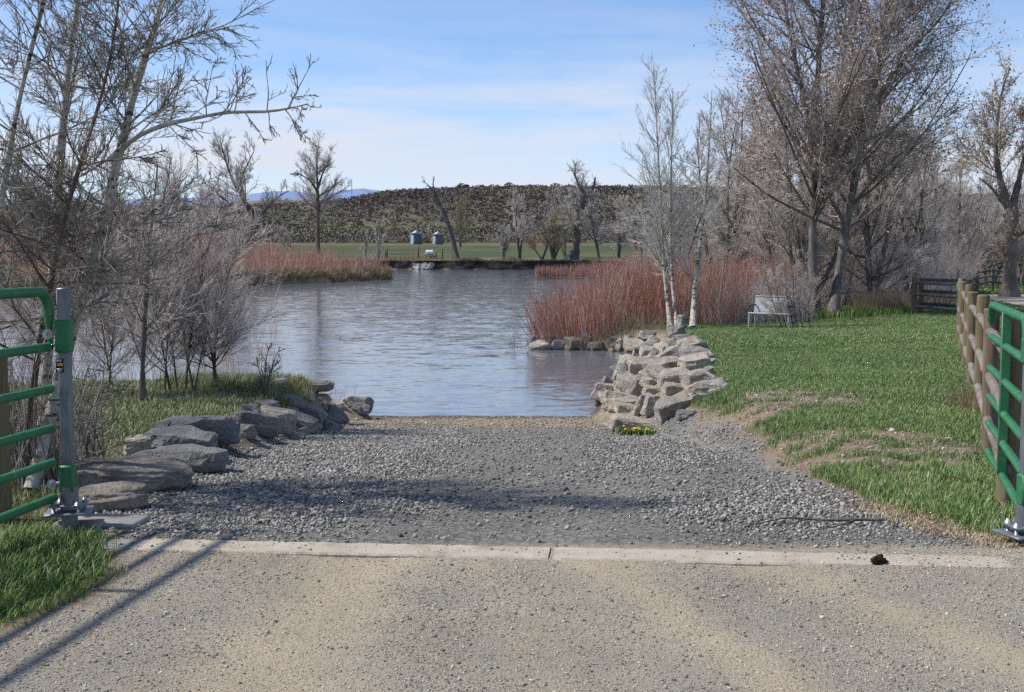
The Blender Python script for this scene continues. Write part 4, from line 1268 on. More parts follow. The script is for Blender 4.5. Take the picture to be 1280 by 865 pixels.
# ------------------------------------------------------------------ stones
sillL = np.array([-2.42, 6.88]); sillR = np.array([2.86, 6.42])


def stone_variants(n, seed):
    r = random.Random(seed); out = []
    for _ in range(n):
        bm = bmesh.new()
        for k in range(9):
            v = Vector((r.gauss(0, 1), r.gauss(0, 1), r.gauss(0, 1))).normalized()
            v = Vector((v.x * r.uniform(.8, 1.2), v.y * r.uniform(.6, .95), v.z * r.uniform(.45, .75)))
            bm.verts.new(v)
        res = bmesh.ops.convex_hull(bm, input=bm.verts)
        bmesh.ops.delete(bm, geom=[e for e in res['geom_interior'] if isinstance(e, bmesh.types.BMVert)], context='VERTS')
        bm.verts.index_update()
        out.append((np.array([v.co[:] for v in bm.verts]), np.array([[v.index for v in f.verts] for f in bm.faces])))
        bm.free()
    return out


def stones(name, label, pts, size, mat, seed, sink=.25, tilt=.5):
    r = np.random.default_rng(seed); var = stone_variants(8, seed)
    Vs = []; Ts = []; n0 = 0
    which = r.integers(0, 8, len(pts))
    for k, (vv, tt) in enumerate(var):
        p = pts[which == k]; s = size[which == k]; n = len(p)
        if n == 0: continue
        az = r.uniform(0, 2 * math.pi, n); ca, sa = np.cos(az), np.sin(az); z = 0 * az
        Rz = np.stack([np.stack([ca, -sa, z], -1), np.stack([sa, ca, z], -1), np.stack([z, z, z + 1], -1)], 1)
        ti = r.normal(size=n) * tilt; ct, st_ = np.cos(ti), np.sin(ti)
        Rx = np.stack([np.stack([z + 1, z, z], -1), np.stack([z, ct, -st_], -1), np.stack([z, st_, ct], -1)], 1)
        M = Rz @ Rx
        V = np.einsum('nij,vj->nvi', M, vv) * (s / 2)[:, None, None] + p[:, None, :]
        V[..., 2] += (s * (.30 - sink))[:, None]
        Vs.append(V.reshape(-1, 3)); Ts.append((tt[None] + (np.arange(n) * len(vv))[:, None, None]).reshape(-1, 3) + n0); n0 += n * len(vv)
    return tag(mk(name, np.concatenate(Vs), [np.concatenate(Ts)], mat), label, kind='stuff')


rs = np.random.default_rng(121)
N = 240000
y = 6.75 + 13.4 * rs.random(N) ** 1.25; x = rs.uniform(-3.0, 3.15, N)
gm = masks(x, y)['gravel']
thin = .12 + .88 * sstep(-.28, .2, fbm(x * .55 + 8, y * .4, 4) - .25 * sstep(.5, 2.5, x) * sstep(8, 12, y) + .25 * sstep(0, -2, x)); thin *= np.interp(y, [6.7, 7.2, 7.8], [.12, .5, 1])
k = rs.random(N) < gm * thin
P = np.stack([x[k], y[k], height(x[k], y[k])], 1)
sz = np.clip(rs.lognormal(math.log(.0185), .48, len(P)), .008, .055) * np.interp(P[:, 1], [6.8, 8], [.75, 1])
stones('gravel', 'crushed blue-grey stone covering the launch ramp', P, sz, MAT['stone'], 5, .12)
N = 170000
y = 4.3 + 2.45 * rs.random(N); x = rs.uniform(-3, 3.4, N)
mm_ = masks(x, y); rm = mm_['road']; dn = (.3 + .9 * (1 - mm_['track'])) * (.6 + .6 * sstep(-.3, .4, fbm(x * 2.6 + 3, y * 1.2, 4))) + .4 * sstep(-1.2, -2.2, x)
k = rs.random(N) < rm * dn * .8
P = np.stack([x[k], y[k], height(x[k], y[k])], 1)
sz = np.clip(rs.lognormal(math.log(.006), .5, len(P)), .003, .03)
stones('gravel', 'small loose stones on the packed dirt road', P, sz, MAT['pebble'], 6, .22)
t_ = rs.random(260); o_ = rs.uniform(-.15, .15, 260) * np.sqrt(rs.random(260)) 
dv = sillR - sillL; nv = np.array([-dv[1], dv[0]]) / np.linalg.norm(dv)
Pk = sillL[None] + dv[None] * t_[:, None] + nv[None] * o_[:, None]
stones('gravel', 'loose pebbles scattered on the concrete sill', np.c_[Pk, np.full(260, .008)], np.clip(rs.lognormal(math.log(.008), .55, 260), .004, .03), MAT['stone'], 8, .15)
# pebbles on the sandy margin and dirt patches
N = 9000
y = 17.5 + 4.5 * rs.random(N); x = rs.uniform(-2.6, 2.4, N); hz = height(x, y); k = (hz > WATER + .01) & (rs.random(N) < .55)
P = np.stack([x[k], y[k], hz[k]], 1)
N2 = 26000
y2 = rs.uniform(8, 20, N2); x2 = rs.uniform(2.6, 7, N2); k = rs.random(N2) < dirt_at(x2, y2) * .7
P = np.concatenate([P, np.stack([x2[k], y2[k], height(x2[k], y2[k])], 1)])
stones('gravel', 'scattered pebbles on bare soil and the sandy margin', P, np.clip(rs.lognormal(math.log(.022), .45, len(P)), .008, .09), MAT['pebble'], 7, .2)


# ------------------------------------------------------------------ sill
def sill_pt(px, py): return ground(px, py)


def on_sill(t, off=0.0):
    d = sillR - sillL; n = np.array([-d[1], d[0]]); n = n / np.linalg.norm(n)
    return sillL + d * t + n * off


def sill_piece(name, t0, t1, hw, z1, mat, label=None, seed=0):
    r = np.random.default_rng(seed)
    bm = bmesh.new()
    n = max(6, int((t1 - t0) * 120)); top = []
    rows = []
    for k in range(n + 1):
        t = t0 + (t1 - t0) * k / n
        ch = .006 * r.normal(); ch2 = .007 * r.normal()
        a = on_sill(t, -hw + ch); b_ = on_sill(t, hw + ch2)
        e = .012
        a2 = on_sill(t, -hw + e + ch); b2_ = on_sill(t, hw - e + ch2)
        z = z1 + .0006 * r.normal()
        rows.append([bm.verts.new((a[0], a[1], -.12)), bm.verts.new((a[0], a[1], z - .01)), bm.verts.new((a2[0], a2[1], z)), bm.verts.new((b2_[0], b2_[1], z)), bm.verts.new((b_[0], b_[1], z - .01)), bm.verts.new((b_[0], b_[1], -.12))])
    for k in range(n):
        for j in range(5): bm.faces.new((rows[k][j], rows[k + 1][j], rows[k + 1][j + 1], rows[k][j + 1]))
    bm.faces.new(rows[0]); bm.faces.new(rows[-1][::-1])
    bmesh.ops.recalc_face_normals(bm, faces=bm.faces)
    me = bpy.data.meshes.new(name); bm.to_mesh(me); bm.free(); me.materials.append(mat)
    o = bpy.data.objects.new(name, me); COL.objects.link(o)
    return tag(o, kind='structure')


sill_piece('concrete_kerb', .055, .498, .128, .008, MAT['concrete'], seed=1)
sill_piece('concrete_kerb', .5035, 1.02, .13, .008, MAT['concrete'], seed=2)
sill_piece('concrete_kerb', -.02, .0535, .115, .005, MAT['slab'], seed=3)

# flat concrete offcut beside the gate post
p = ground(128, 655)
mb = MB(); mb.box((0, 0, -.015), (.52, .3, .1), Matrix.Rotation(-.1, 3, 'Z'), .012)
tag(mb.build('concrete_slab', MAT['slab'], loc=p), 'flat grey concrete offcut between the gate post and the pink-tan boulder', 'slab')
# pale patch of stones stuck on sill: clod
p = ground(1098, 706)
def lump(name, mat, loc, dims, seed, rz=0, sub=3, amp=.18, freq=1.6):
    bm = bmesh.new(); bmesh.ops.create_icosphere(bm, subdivisions=sub, radius=1)
    off = Vector((seed * 3.1, seed * 1.7, 0))
    for v in bm.verts:
        c = v.co.copy(); d = 1 + amp * mnoise.fractal(c * freq + off, .9, 2.1, 4)
        v.co = Vector((c.x * dims[0] / 2, c.y * dims[1] / 2, c.z * dims[2] / 2)) * d
    me = bpy.data.meshes.new(name); bm.to_mesh(me); bm.free(); me.materials.append(mat)
    for f in me.polygons: f.use_smooth = True
    o = bpy.data.objects.new(name, me); COL.objects.link(o); o.location = loc; o.rotation_euler = (0, 0, rz)
    return o


o = lump('dirt_clod', MAT['clod'], (p[0], p[1], .025), (.085, .05, .05), 4, .2, 3, .7, 2.5)
tag(o, 'dark crumbly clod lying on the concrete sill', 'clod')
# thin dark forked strand drawn along the gravel
pts = [ground(q, r_) + [0, 0, .03] for q, r_ in ((1105, 655), (1070, 655), (1030, 658), (990, 650), (960, 658), (930, 664))]
mb = MB(); mb.tube(resample(pts, 10), np.linspace(.011, .004, 10), 5)
pts2 = [ground(q, r_) + [0, 0, .03] for q, r_ in ((1070, 655), (1045, 664), (1020, 668))]
mb.tube(pts2, [.006, .004, .003], 4)
pts2 = [ground(q, r_) + [0, 0, .03] for q, r_ in ((1010, 654), (985, 662), (950, 650))]
mb.tube(pts2, [.006, .004, .003], 4)
tag(mb.build('dark_strand', MAT['bark_dark']), 'thin dark forked strand lying across the crushed stone', 'branch')


# ------------------------------------------------------------------ rocks
def rock(name, label, cat, loc, dims, seed, mat, rz=0.0, tilt=(0, 0), cuts=3, rounded=False, group=None, jag=.26):
    r = random.Random(seed)
    bm = bmesh.new()
    if rounded:
        bmesh.ops.create_icosphere(bm, subdivisions=5, radius=1)
        off = Vector((seed * 1.3, seed * .7, seed * .2))
        for v in bm.verts:
            c = v.co.copy()
            q = Vector([math.copysign(abs(k) ** .72, k) for k in c])
            d = 1 + .16 * mnoise.fractal(c * 1.3 + off, .8, 2.0, 6) - .10 * max(0, mnoise.noise(Vector((c.x * 1.4, c.y * 1.4, c.z * 5)) + off))
            v.co = Vector((q.x * dims[0] / 2, q.y * dims[1] / 2, q.z * dims[2] / 2)) * d
    else:
        for k in range(r.choice((11, 13, 15, 18))):
            v = Vector((r.gauss(0, 1), r.gauss(0, 1), r.gauss(0, 1))).normalized()
            q = max(abs(v.x), abs(v.y), abs(v.z))
            v = v / q ** .68 * r.uniform(.84, 1.14)
            bm.verts.new(v)
        for i in (-1, 1):
            for j in (-1, 1):
                if r.random() < .75: bm.verts.new((i * r.uniform(.6, .98), j * r.uniform(.6, .98), r.uniform(.45, .95)))
                bm.verts.new((i * r.uniform(.7, 1.0), j * r.uniform(.7, 1.0), -r.uniform(.6, .95)))
        res = bmesh.ops.convex_hull(bm, input=bm.verts)
        bmesh.ops.delete(bm, geom=[e for e in res['geom_interior'] if isinstance(e, bmesh.types.BMVert)], context='VERTS')
        for v in bm.verts: v.co = Vector((v.co.x * dims[0] / 2, v.co.y * dims[1] / 2, v.co.z * dims[2] / 2))
        md = min(dims)
        bmesh.ops.bevel(bm, geom=list(bm.edges), offset=md * .035, segments=1, affect='EDGES', profile=.5)
        bmesh.ops.triangulate(bm, faces=bm.faces)
        L = sum(dims) / 3 / (cuts + 1.5)
        for _ in range(3):
            es = [e for e in bm.edges if e.calc_length() > L * 1.3]
            if not es or len(bm.verts) > 5000: break
            bmesh.ops.subdivide_edges(bm, edges=es, cuts=1)
            bmesh.ops.triangulate(bm, faces=[f for f in bm.faces if len(f.verts) > 3])
        bm.normal_update()
        off = Vector((seed * 1.31, seed * .77, seed * .2))
        nn = [(v, v.normal.copy()) for v in bm.verts]
        S = 1.0 / max(.2, sum(dims) / 3)
        for v, n in nn:
            c = v.co * S
            a = mnoise.fractal(c * 2.6 + off, .9, 2.1, 5) * .075 + (mnoise.noise(Vector((c.x * 1.2, c.y * 1.2, c.z * 9)) + off)) * .05
            v.co += n * a / S * (1 if abs(n.z) < .7 else .6)
    bmesh.ops.recalc_face_normals(bm, faces=bm.faces)
    me = bpy.data.meshes.new(name); bm.to_mesh(me); bm.free(); me.materials.append(mat)
    if rounded:
        for f in me.polygons: f.use_smooth = True
    o = bpy.data.objects.new(name, me); COL.objects.link(o)
    o.location = loc; o.rotation_euler = (tilt[0], tilt[1], rz)
    return tag(o, label, cat, group)


def px_rock(label, px0, px1, py0, py1, mat, seed, depth=1.0, tilt=(0, 0), rz=0.0, name='boulder', rounded=False, cuts=3, group=None, hf=1.0, jag=.26, lift=0.0):
    """rock seen between px0..px1 and py0..py1; set on the ground where its foot meets it"""
    pc = (px0 + px1) / 2
    g = ground(pc, py1 - (py1 - py0) * .12)
    y = g[1]
    w = (px1 - px0) / F * y * 1.16
    vis = (py1 - py0) / F * y
    dp = w * depth
    sinv = (CAMZ - g[2]) / y
    h = max(.45 * vis, vis - dp * sinv * .6) * 1.4 * hf
    loc = (g[0] * (1 + .4 * dp / y), y + dp * .4, g[2] + h * .34 + lift)
    return rock(name, label, 'rock', loc, (w, dp, h), seed, mat, rz, tilt, cuts, rounded, group, jag)


GL = 'boulders edging the launch ramp beside the open gate'
D_, G_, T_, P_, B_ = MAT['rock_dark'], MAT['rock_grey'], MAT['rock_tan'], MAT['rock_pale'], MAT['rock_brown']
left_rocks = [
    ('last pale rock of the heap, outermost toward the open water', 440, 466, 486, 505, P_, .9, (.1, .15), .6, False),
    ('low grey rock at the outermost foot of the heap', 436, 462, 503, 519, G_, .9, (.0, .1), .1, False),
    ('broad rounded grey boulder nearest the gate post', 95, 230, 573, 622, B_, .75, (0.05, .05), .25, True),
    ('low pink-tan rounded boulder in front of the broad grey one', 92, 180, 607, 645, B_, .7, (.05, -.08), .2, True),
    ('dark flat slab lying low before the dark blocks', 175, 275, 558, 590, D_, .5, (.02, .05), .15, False),
    ('dark blue-grey block in the middle of the stepped row', 178, 277, 534, 568, D_, .5, (.0, .04), .12, False),
    ('tallest flat-topped dark block at the back of the stepped row', 206, 296, 515, 556, D_, .55, (.0, .03), .05, False),
    ('small tan brick-shaped stone against the dark block', 158, 186, 544, 574, T_, .9, (0, .1), .4, False),
    ('steep dark wedge boulder past the flat-topped block', 292, 342, 511, 543, D_, .8, (.1, .2), .5, False),
    ('small pale step stone at the foot of the dark wedge', 286, 322, 528, 549, G_, .8, (0, 0), .2, False),
    ('pale pointed boulder with dark underside', 325, 366, 508, 541, P_, .9, (.15, .25), .3, False),
    ('thin pale slab leaning on the gravel', 354, 394, 516, 537, P_, .5, (.35, .3), -.3, False),
    ('pale rounded stone behind the pointed boulder', 318, 346, 499, 515, G_, .9, (0, .1), .2, False),
    ('grey flat stone above the leaning slab', 344, 378, 492, 510, G_, .9, (.1, .1), .4, False),
    ('long grey slab in the middle of the heap', 362, 402, 505, 529, G_, .8, (.15, .2), .1, False),
    ('brown rounded boulder like a log on top of the heap', 369, 414, 475, 491, B_, .6, (0, 0), .1, True),
    ('small pale stone under the log-like boulder', 376, 394, 487, 502, P_, .9, (.1, .3), .8, False),
    ('flat pale stone touching the water behind the heap', 388, 412, 493, 506, P_, .9, (.1, .1), .3, False),
    ('dark-edged flat rock beside the log-like boulder', 404, 438, 484, 499, G_, .7, (.1, -.1), .2, False),
    ('large pale rock at the river tip of the heap', 425, 460, 479, 500, P_, .9, (.1, .2), .2, False),
    ('blocky rock with shaded end at the river tip', 434, 463, 494, 515, G_, .8, (.05, .1), -.3, False),
    ('dark upright stone at the gravel side of the heap', 396, 411, 514, 535, D_, .8, (.1, .4), .7, False),
    ('dark striped upright slab beside the sandy margin', 409, 436, 508, 533, D_, .5, (.1, .5), .9, False),
    ('pale stone wedged in the middle of the heap', 398, 428, 497, 513, P_, .9, (.1, .1), .5, False),
    ('little pale stone on the sandy margin beyond the striped slab', 440, 452, 508, 518, G_, .9, (0, 0), .1, False),
    ('grey half-buried stone behind the small step stone', 300, 322, 503, 520, G_, .9, (0, 0), .2, False),
    ('low tan stone filling the gap between thin slab and striped slab', 380, 404, 520, 538, T_, .7, (.1, .1), .0, False),
]
for k, (lab, a, b_, c, d, m_, dp, tl, rz, rd) in enumerate(left_rocks):
    px_rock(lab, a, b_, c, d, m_, 40 + k, dp, tl, rz, rounded=rd, cuts=6 if k < 9 else 4, group=GL, hf=(.86 if rd else .8) if k < 9 else .78)

GR = 'riprap rocks stacked between the ramp inlet and the lawn'
def fillers():
    r = random.Random(77)
    for k in range(34):
        y = r.uniform(17.6, 34.5); xa = float(np.interp(y, YA, XA)); xb = float(np.interp(y, YA, XB)); t = r.uniform(.12, .95)
        x = xa + (xb - xa) * t; z = float(height(np.array(x), np.array(y))); sc_ = r.uniform(.3, .62)
        rock('riprap_rock', 'smaller filler rock wedged between the larger riprap boulders', 'rock', (x, y, z + sc_ * .18), (sc_ * r.uniform(.9, 1.6), sc_, sc_ * r.uniform(.55, .9)), 500 + k,
             r.choice((MAT['rock_tan'], MAT['rock_tan'], MAT['rock_pale'], MAT['rock_grey'])), r.uniform(0, 3), (r.uniform(-.5, .5), r.uniform(-.4, .4)), 3, group='filler rocks of the riprap bank')
    for k in range(12):
        x = r.uniform(-3.5, -2.6); y = r.uniform(15.5, 20.8); z = float(height(np.array(x), np.array(y))); sc_ = r.uniform(.16, .34)
        rock('boulder', 'small stone filling gaps in the rock heap beside the ramp', 'rock', (x, y, z + sc_ * .15), (sc_ * r.uniform(.9, 1.6), sc_, sc_ * .7), 560 + k,
             r.choice((MAT['rock_grey'], MAT['rock_pale'], MAT['rock_dark'])), r.uniform(0, 3), (r.uniform(-.3, .3), r.uniform(-.3, .3)), 2, group='filler stones of the rock heap')


fillers()
def zr(zx0, zx1, zy0, zy1): return 720 + zx0 / 5.405, 720 + zx1 / 5.405, 390 + zy0 / 5.405, 390 + zy1 / 5.405


right_rocks = [
    ('long tan slab at the foot of the riprap behind the dandelions', (250, 740, 712, 830), T_, .5, (.0, .06), -.12),
    ('thin flat slab lying behind the long front slab', (255, 450, 685, 745), P_, .7, (.05, .05), .1),
    ('tan block above the thin flat slab', (265, 410, 615, 700), T_, .8, (.1, .2), .3),
    ('upright tan slab with dark shaded side, near the front', (405, 485, 545, 715), T_, .5, (.25, .35), .5),
    ('stepped pale block between upright slab and sloping boulder', (455, 590, 560, 715), P_, .6, (.1, .2), .4),
    ('big pale sloping boulder at the front lawn corner', (545, 765, 570, 730), P_, .8, (.25, -.2), .2),
    ('upright tan wedge in the middle of the bank', (350, 440, 480, 610), T_, .6, (.2, .4), .6),
    ('rounded pale boulder above the sandy gap', (280, 400, 420, 525), P_, .8, (.1, .2), .3),
    ('flat tan slab behind the upright wedge', (455, 590, 500, 570), T_, .7, (.15, .1), .1),
    ('tan stone wedged between two big pale boulders', (590, 720, 480, 570), T_, .8, (.2, .1), .2),
    ('large pale boulder on the lawn side of the bank', (720, 930, 380, 560), P_, .7, (.25, -.15), .3),
    ('long slab with dark overhang jutting onto the lawn', (775, 1000, 455, 590), P_, .45, (.1, -.22), -.3),
    ('broadest pale sloping slab in the middle of the bank', (350, 590, 325, 470), P_, .6, (.35, .05), .05),
    ('ridged pale slab leaning on the broadest one', (560, 760, 380, 510), P_, .6, (.4, -.1), .15),
    ('pale flat rock in the middle above the waterline', (180, 365, 358, 465), P_, .7, (.2, .1), .2),
    ('dark-shadowed stone under the pale flat rock', (130, 265, 435, 495), T_, .8, (.1, .1), .1),
    ('tan boulder just above the waterline', (65, 170, 430, 530), T_, .8, (.1, .2), .4),
    ('low pale stone beside the sandy gap', (120, 270, 490, 560), P_, .8, (.1, .1), .2),
    ('tan stone with sandy soil around it', (165, 320, 535, 610), T_, .8, (.1, 0), .1),
    ('small pale rock at the waterline, outermost of the bank', (15, 75, 455, 500), P_, .9, (0, .1), .2),
    ('pale wedge dipping toward the water', (80, 215, 320, 412), P_, .8, (.1, .3), .4),
    ('tan block with dark hollow near the inlet', (215, 325, 255, 365), T_, .8, (.2, .3), .3),
    ('pair-like upright tan stone behind the dark hollow', (295, 385, 295, 390), T_, .7, (.1, .3), .6),
    ('squarish pale stone high in the middle of the bank', (440, 580, 240, 330), P_, .8, (.2, .1), .1),
    ('tan cube-like stone with dark left face', (505, 610, 285, 375), T_, .8, (.1, -.1), .5),
    ('tilted striped slab beside the cube-like stone', (580, 720, 300, 395), P_, .6, (.3, -.2), .3),
    ('brown upright slab standing on its end', (665, 735, 270, 365), B_, .6, (.15, -.3), .5),
    ('wide pale boulder next to the brown upright slab', (720, 905, 290, 400), P_, .7, (.1, -.1), .1),
    ('flat pale stone at the lawn edge, its end in the grass', (840, 940, 312, 345), P_, .9, (0, -.1), .1),
    ('big round-shouldered tan boulder near the top of the bank', (330, 490, 175, 305), T_, .8, (.15, .1), .2),
    ('thin dark-edged slab on the round-shouldered boulder', (410, 580, 205, 255), G_, .8, (.05, -.1), .1),
    ('pale stone under the thin flat top slabs', (565, 690, 215, 285), P_, .8, (.1, 0), .1),
    ('long thin pale slab near the lawn, upper of two', (590, 765, 178, 222), P_, .7, (0, 0), .05),
    ('long thin pale slab near the lawn, lower of two', (610, 800, 235, 290), P_, .7, (.05, 0), .05),
    ('grey stone at the back of the bank below the willows', (320, 425, 148, 205), G_, .8, (.1, .3), .3),
    ('grey-green flat rock crowning the back of the bank', (430, 580, 128, 190), G_, .7, (.05, .05), .1),
    ('rounded pale end stone facing the inlet at the back', (275, 345, 185, 275), P_, .8, (.1, .3), .5),
    ('small pale triangular chip under the grey-green rock', (490, 555, 160, 215), P_, .6, (.2, .4), .5),
    ('low tan stone on the shingle by the water', (175, 265, 612, 665), T_, .8, (0, .1), .1),
    ('little tan stone on the shingle nearest the ramp sand', (205, 250, 725, 775), T_, .9, (0, .1), .1),
    ('half-buried brown stone on the shingle', (130, 190, 585, 640), B_, .9, (0, 0), .1),
    ('grey stone sunk in grass beside the big sloping boulder', (690, 800, 660, 735), G_, .8, (0, 0), .1),
    ('tan filler stone below the broadest sloping slab', (440, 560, 445, 520), T_, .8, (.2, .2), .4),
    ('pale lawn-edge stone above the overhanging slab', (860, 935, 370, 440), P_, .8, (.1, -.2), .2),
]
for k, (lab, q, m_, dp, tl, rz) in enumerate(right_rocks):
    a, b_, c, d = zr(*q)
    px_rock(lab, a, b_, c, d, m_, 140 + k, dp, tl, rz, name='riprap_rock', cuts=4, group=GR, lift=.0, hf=.82)

GS = 'rocks of the small spit under the red willows'
spit = [('thin pale flake outermost on the rock spit', (660, 690, 433, 442), P_), ('pale flake second along the rock spit', (688, 705, 430, 443), P_), ('dark stone behind the two pale flakes', (676, 700, 426, 436), D_),
        ('brown block in the middle of the rock spit', (703, 728, 427, 444), B_), ('small pale stone low in the middle of the spit', (706, 718, 436, 444), P_), ('grey stone topping the rock spit', (722, 742, 423, 437), G_),
        ('flat grey slab at the waterline of the spit', (733, 762, 433, 444), D_), ('dark boulder joining the spit to the riprap', (755, 776, 428, 444), D_), ('pale pebble-like stone above the dark boulder', (755, 768, 426, 434), P_),
        ('dark low stone at the outer end of the spit', (658, 674, 428, 438), D_), ('tan stone behind the grey topping stone', (738, 756, 424, 434), T_)]
for k, (lab, q, m_) in enumerate(spit):
    g = at((q[0] + q[1]) / 2, q[3], 37.4 + .5 * (k % 3)); w = (q[1] - q[0]) / F * 37.5; h = (q[3] - q[2]) / F * 37.5
    rock('spit_rock', lab, 'rock', (g[0], 37.5 + .25 * (444 - q[3]) * .3, WATER + h * .35 + (444 - q[3]) / F * 37), (w, w * .8, h * 1.3), 240 + k, m_, .2 * k, (.1, .1), 3, group=GS)
# boulder between birches
g = ground(855, 412)
rock('boulder', 'grey upright boulder set between the feet of the white stems', 'rock', (g[0], g[1] + .3, g[2] + .18), (.36, .34, .55), 260, G_, .4, (.1, .2), 4)
# bleached driftwood on the left heap
mb = MB(); mb.tube(resample([at(386, 486, 21.2), at(398, 492, 21.0), at(414, 492, 20.9)], 6), [.035, .04, .035, .03, .025, .018], 6)
mb.tube([at(386, 486, 21.2), at(384, 492, 21.1)], [.025, .015], 5)
tag(mb.build('driftwood', MAT['deadwood'], smooth=True), 'bleached forked driftwood stick lying on the rock heap', 'driftwood')
# white riprap on the far bank
r_ = random.Random(9)
for k in range(26):
    px = 516 + 26 * r_.random(); u = (px - 516) / 26
    py = 326 + 2 + (r_.random()) * (9 - 0) + u * 1.5
    y = 236.6 - .25 * (py - 326)
    g = at(px, py, y)
    s = r_.uniform(.55, 1.25)
    rock('white_rock', 'chalk white rock tumbled down the dark far bank below the fence posts', 'rock', g, (s * 1.3, s, s * .8), 300 + k, MAT['rock_white'], r_.uniform(0, 3), (r_.uniform(-.4, .4), r_.uniform(-.4, .4)), 2, group='white rocks tumbled on the far bank')


# ------------------------------------------------------------------ gates
def gate_leaf(label, A, B, zs, ztop, zbot, bolts=True, group='green tubular gates', r=.026, mids=(), corner=.12, rmid=.03):
    """A: hinge end (x,y), B: free end (x,y); frame tube with rails between"""
    root = thing('farm_gate', label, 'gate', (A[0], A[1], 0), 0, group)
    a = np.array([0, 0.]); b = np.array(B) - np.array(A); Ld = np.linalg.norm(b); u = b / Ld
    P = lambda s, z: np.array([u[0] * s, u[1] * s, z])
    c = corner
    path = [P(0, zbot - .02)] + [P(0, z) for z in np.linspace(zbot + .1, ztop - c, 5)]
    for k in range(1, 7):
        t = k / 6 * math.pi / 2; path.append(P(c - c * math.cos(t), ztop - c + c * math.sin(t)))
    path += [P(s, ztop) for s in np.linspace(c + .05, Ld - c, 8)]
    for k in range(1, 7):
        t = k / 6 * math.pi / 2; path.append(P(Ld - c + c * math.sin(t), ztop - c + c * math.cos(t)))
    path += [P(Ld, z) for z in np.linspace(ztop - c - .05, zbot - .1, 5)]
    MB().tube(path, r * 1.12, 12).build('frame', MAT['green'], root, True)
    for z in zs:
        MB().tube([P(.0, z), P(Ld * .5, z), P(Ld, z)], r, 12).build('rail', MAT['green'], root, True)
    for s in mids:
        mb = MB(); ang = math.atan2(u[1], u[0])
        mb.box(P(s, (ztop + zbot) / 2) + [0, 0, 0], (.05, .062, ztop - zbot - .0), Matrix.Rotation(ang, 3, 'Z'), .006)
        mb.build('brace', MAT['green'], root, True)
    if bolts:
        nx = np.array([u[1], -u[0], 0]);
        if nx[1] > 0: nx = -nx
        for z in (ztop - .26, zbot + .09):
            mb = MB(); p = P(0, z)
            side = np.array([0, -1.0, 0])
            mb.tube([p + side * .02, p + side * .05], .021, 6); mb.tube([p + side * .05, p + side * .075], .011, 8); mb.tube([p + side * .028, p + side * .034], .03, 12)
            mb.tube([p + [0, 0, 0], p + [.09, .0, 0]], .011, 8)
            mb.build('hinge_bolt', MAT['bolt'], root, True)
    return root


def gate_post(label, x, y, h, zplate, sleeves, rz=0.0, sticker=False, w=.066):
    root = thing('gate_post', label, 'gate post', (x, y, 0), rz, 'galvanised gate posts')
    mb = MB(); mb.box((0, 0, (h + zplate + .05) / 2), (w, w, h - zplate - .05), None, .006)
    mb.build('post', MAT['galv'], root, True)
    mb = MB(); mb.box((0, 0, zplate), (.27, .25, .014), Matrix.Rotation(.25, 3, 'Z'), .003)
    mb.build('base_plate', MAT['galv'], root)
    mb = MB(); mb.box((0, 0, zplate + .045), (.2, .17, .014), Matrix.Rotation(.1, 3, 'Z'), .003)
    mb.build('upper_plate', MAT['galv'], root)
    for i in (-1, 1):
        for j in (-1, 1):
            mb = MB()
            mb.tube([(i * .075, j * .06, zplate + .005), (i * .075, j * .06, zplate + .075)], .012, 6)
            mb.tube([(i * .075, j * .06, zplate + .052), (i * .075, j * .06, zplate + .064)], .02, 6)
            mb.build('anchor_bolt', MAT['bolt'], root)
    mb = MB(); mb.tube([(0, 0, -.15), (0, 0, zplate - .005)], .05, 16); mb.build('footing_pipe', MAT['galv'], root, True)
    mb = MB(); mb.tube([(0, 0, zplate + .05), (0, 0, zplate + .16)], .058, 16); mb.build('collar', MAT['galv'], root, True)
    for z0, z1 in sleeves:
        mb = MB(); mb.box((0.0, -.004, (z0 + z1) / 2), (w + .022, w + .03, z1 - z0), None, .01); mb.build('hinge_sleeve', MAT['green'], root, True)
    if sticker:
        zs_ = 1.0; sx = -.022; y0 = -w / 2
        mb = MB(); mb.box((sx, y0 - .0012, zs_), (.048, .002, .085)); st = mb.build('sticker', MAT['sticker'], root)
        mb = MB(); mb.box((sx + .004, y0 - .0032, zs_ + .006), (.030, .0016, .018)); mb.build('yellow_band', MAT['yellow'], st)
        mb = MB()
        for dx in (-.014, -.004, .008): mb.box((sx + dx, y0 - .0032, zs_ + .031), (.006, .0016, .014))
        mb.box((sx, y0 - .0032, zs_ - .022), (.034, .0016, .006)); mb.box((sx, y0 - .0032, zs_ - .034), (.026, .0016, .003))
        mb.build('white_print', MAT['whiteprint'], st)
    return root


LP = (-2.755, 7.37)
gate_leaf('dark green tube gate swung toward the viewer on the bolted steel post', (LP[0] - .085, LP[1] - .02), (LP[0] - .46, LP[1] - 2.75), (1.115, .855, .61, .395, .175), 1.455, .175, mids=(1.35,), r=.028)
gate_post('galvanised post with a black and yellow sticker and green sleeves', LP[0], LP[1], 1.475, .085, ((1.08, 1.28), (.21, .38)), sticker=True)
RP = (2.985, 6.88)
gate_leaf('bright green tube gate swung away alongside the wooden post fence', (RP[0] + .02, RP[1] + .1), (3.64, 9.1), (1.06, .82, .60, .40, .18), 1.30, .18, mids=(1.15,), bolts=False)
gate_post('galvanised post with green sleeve at the lawn end of the concrete sill', RP[0], RP[1], 1.34, .06, ((.23, .41), (1.05, 1.2)))
# small edge-on gate by the path
gate_leaf('small green gate seen edge-on at the corner of the rail fence', (10.62, 28.6), (11.35, 30.5), (.7, .45, .2, -.05), .98, -.12, bolts=False, mids=(), r=.03)

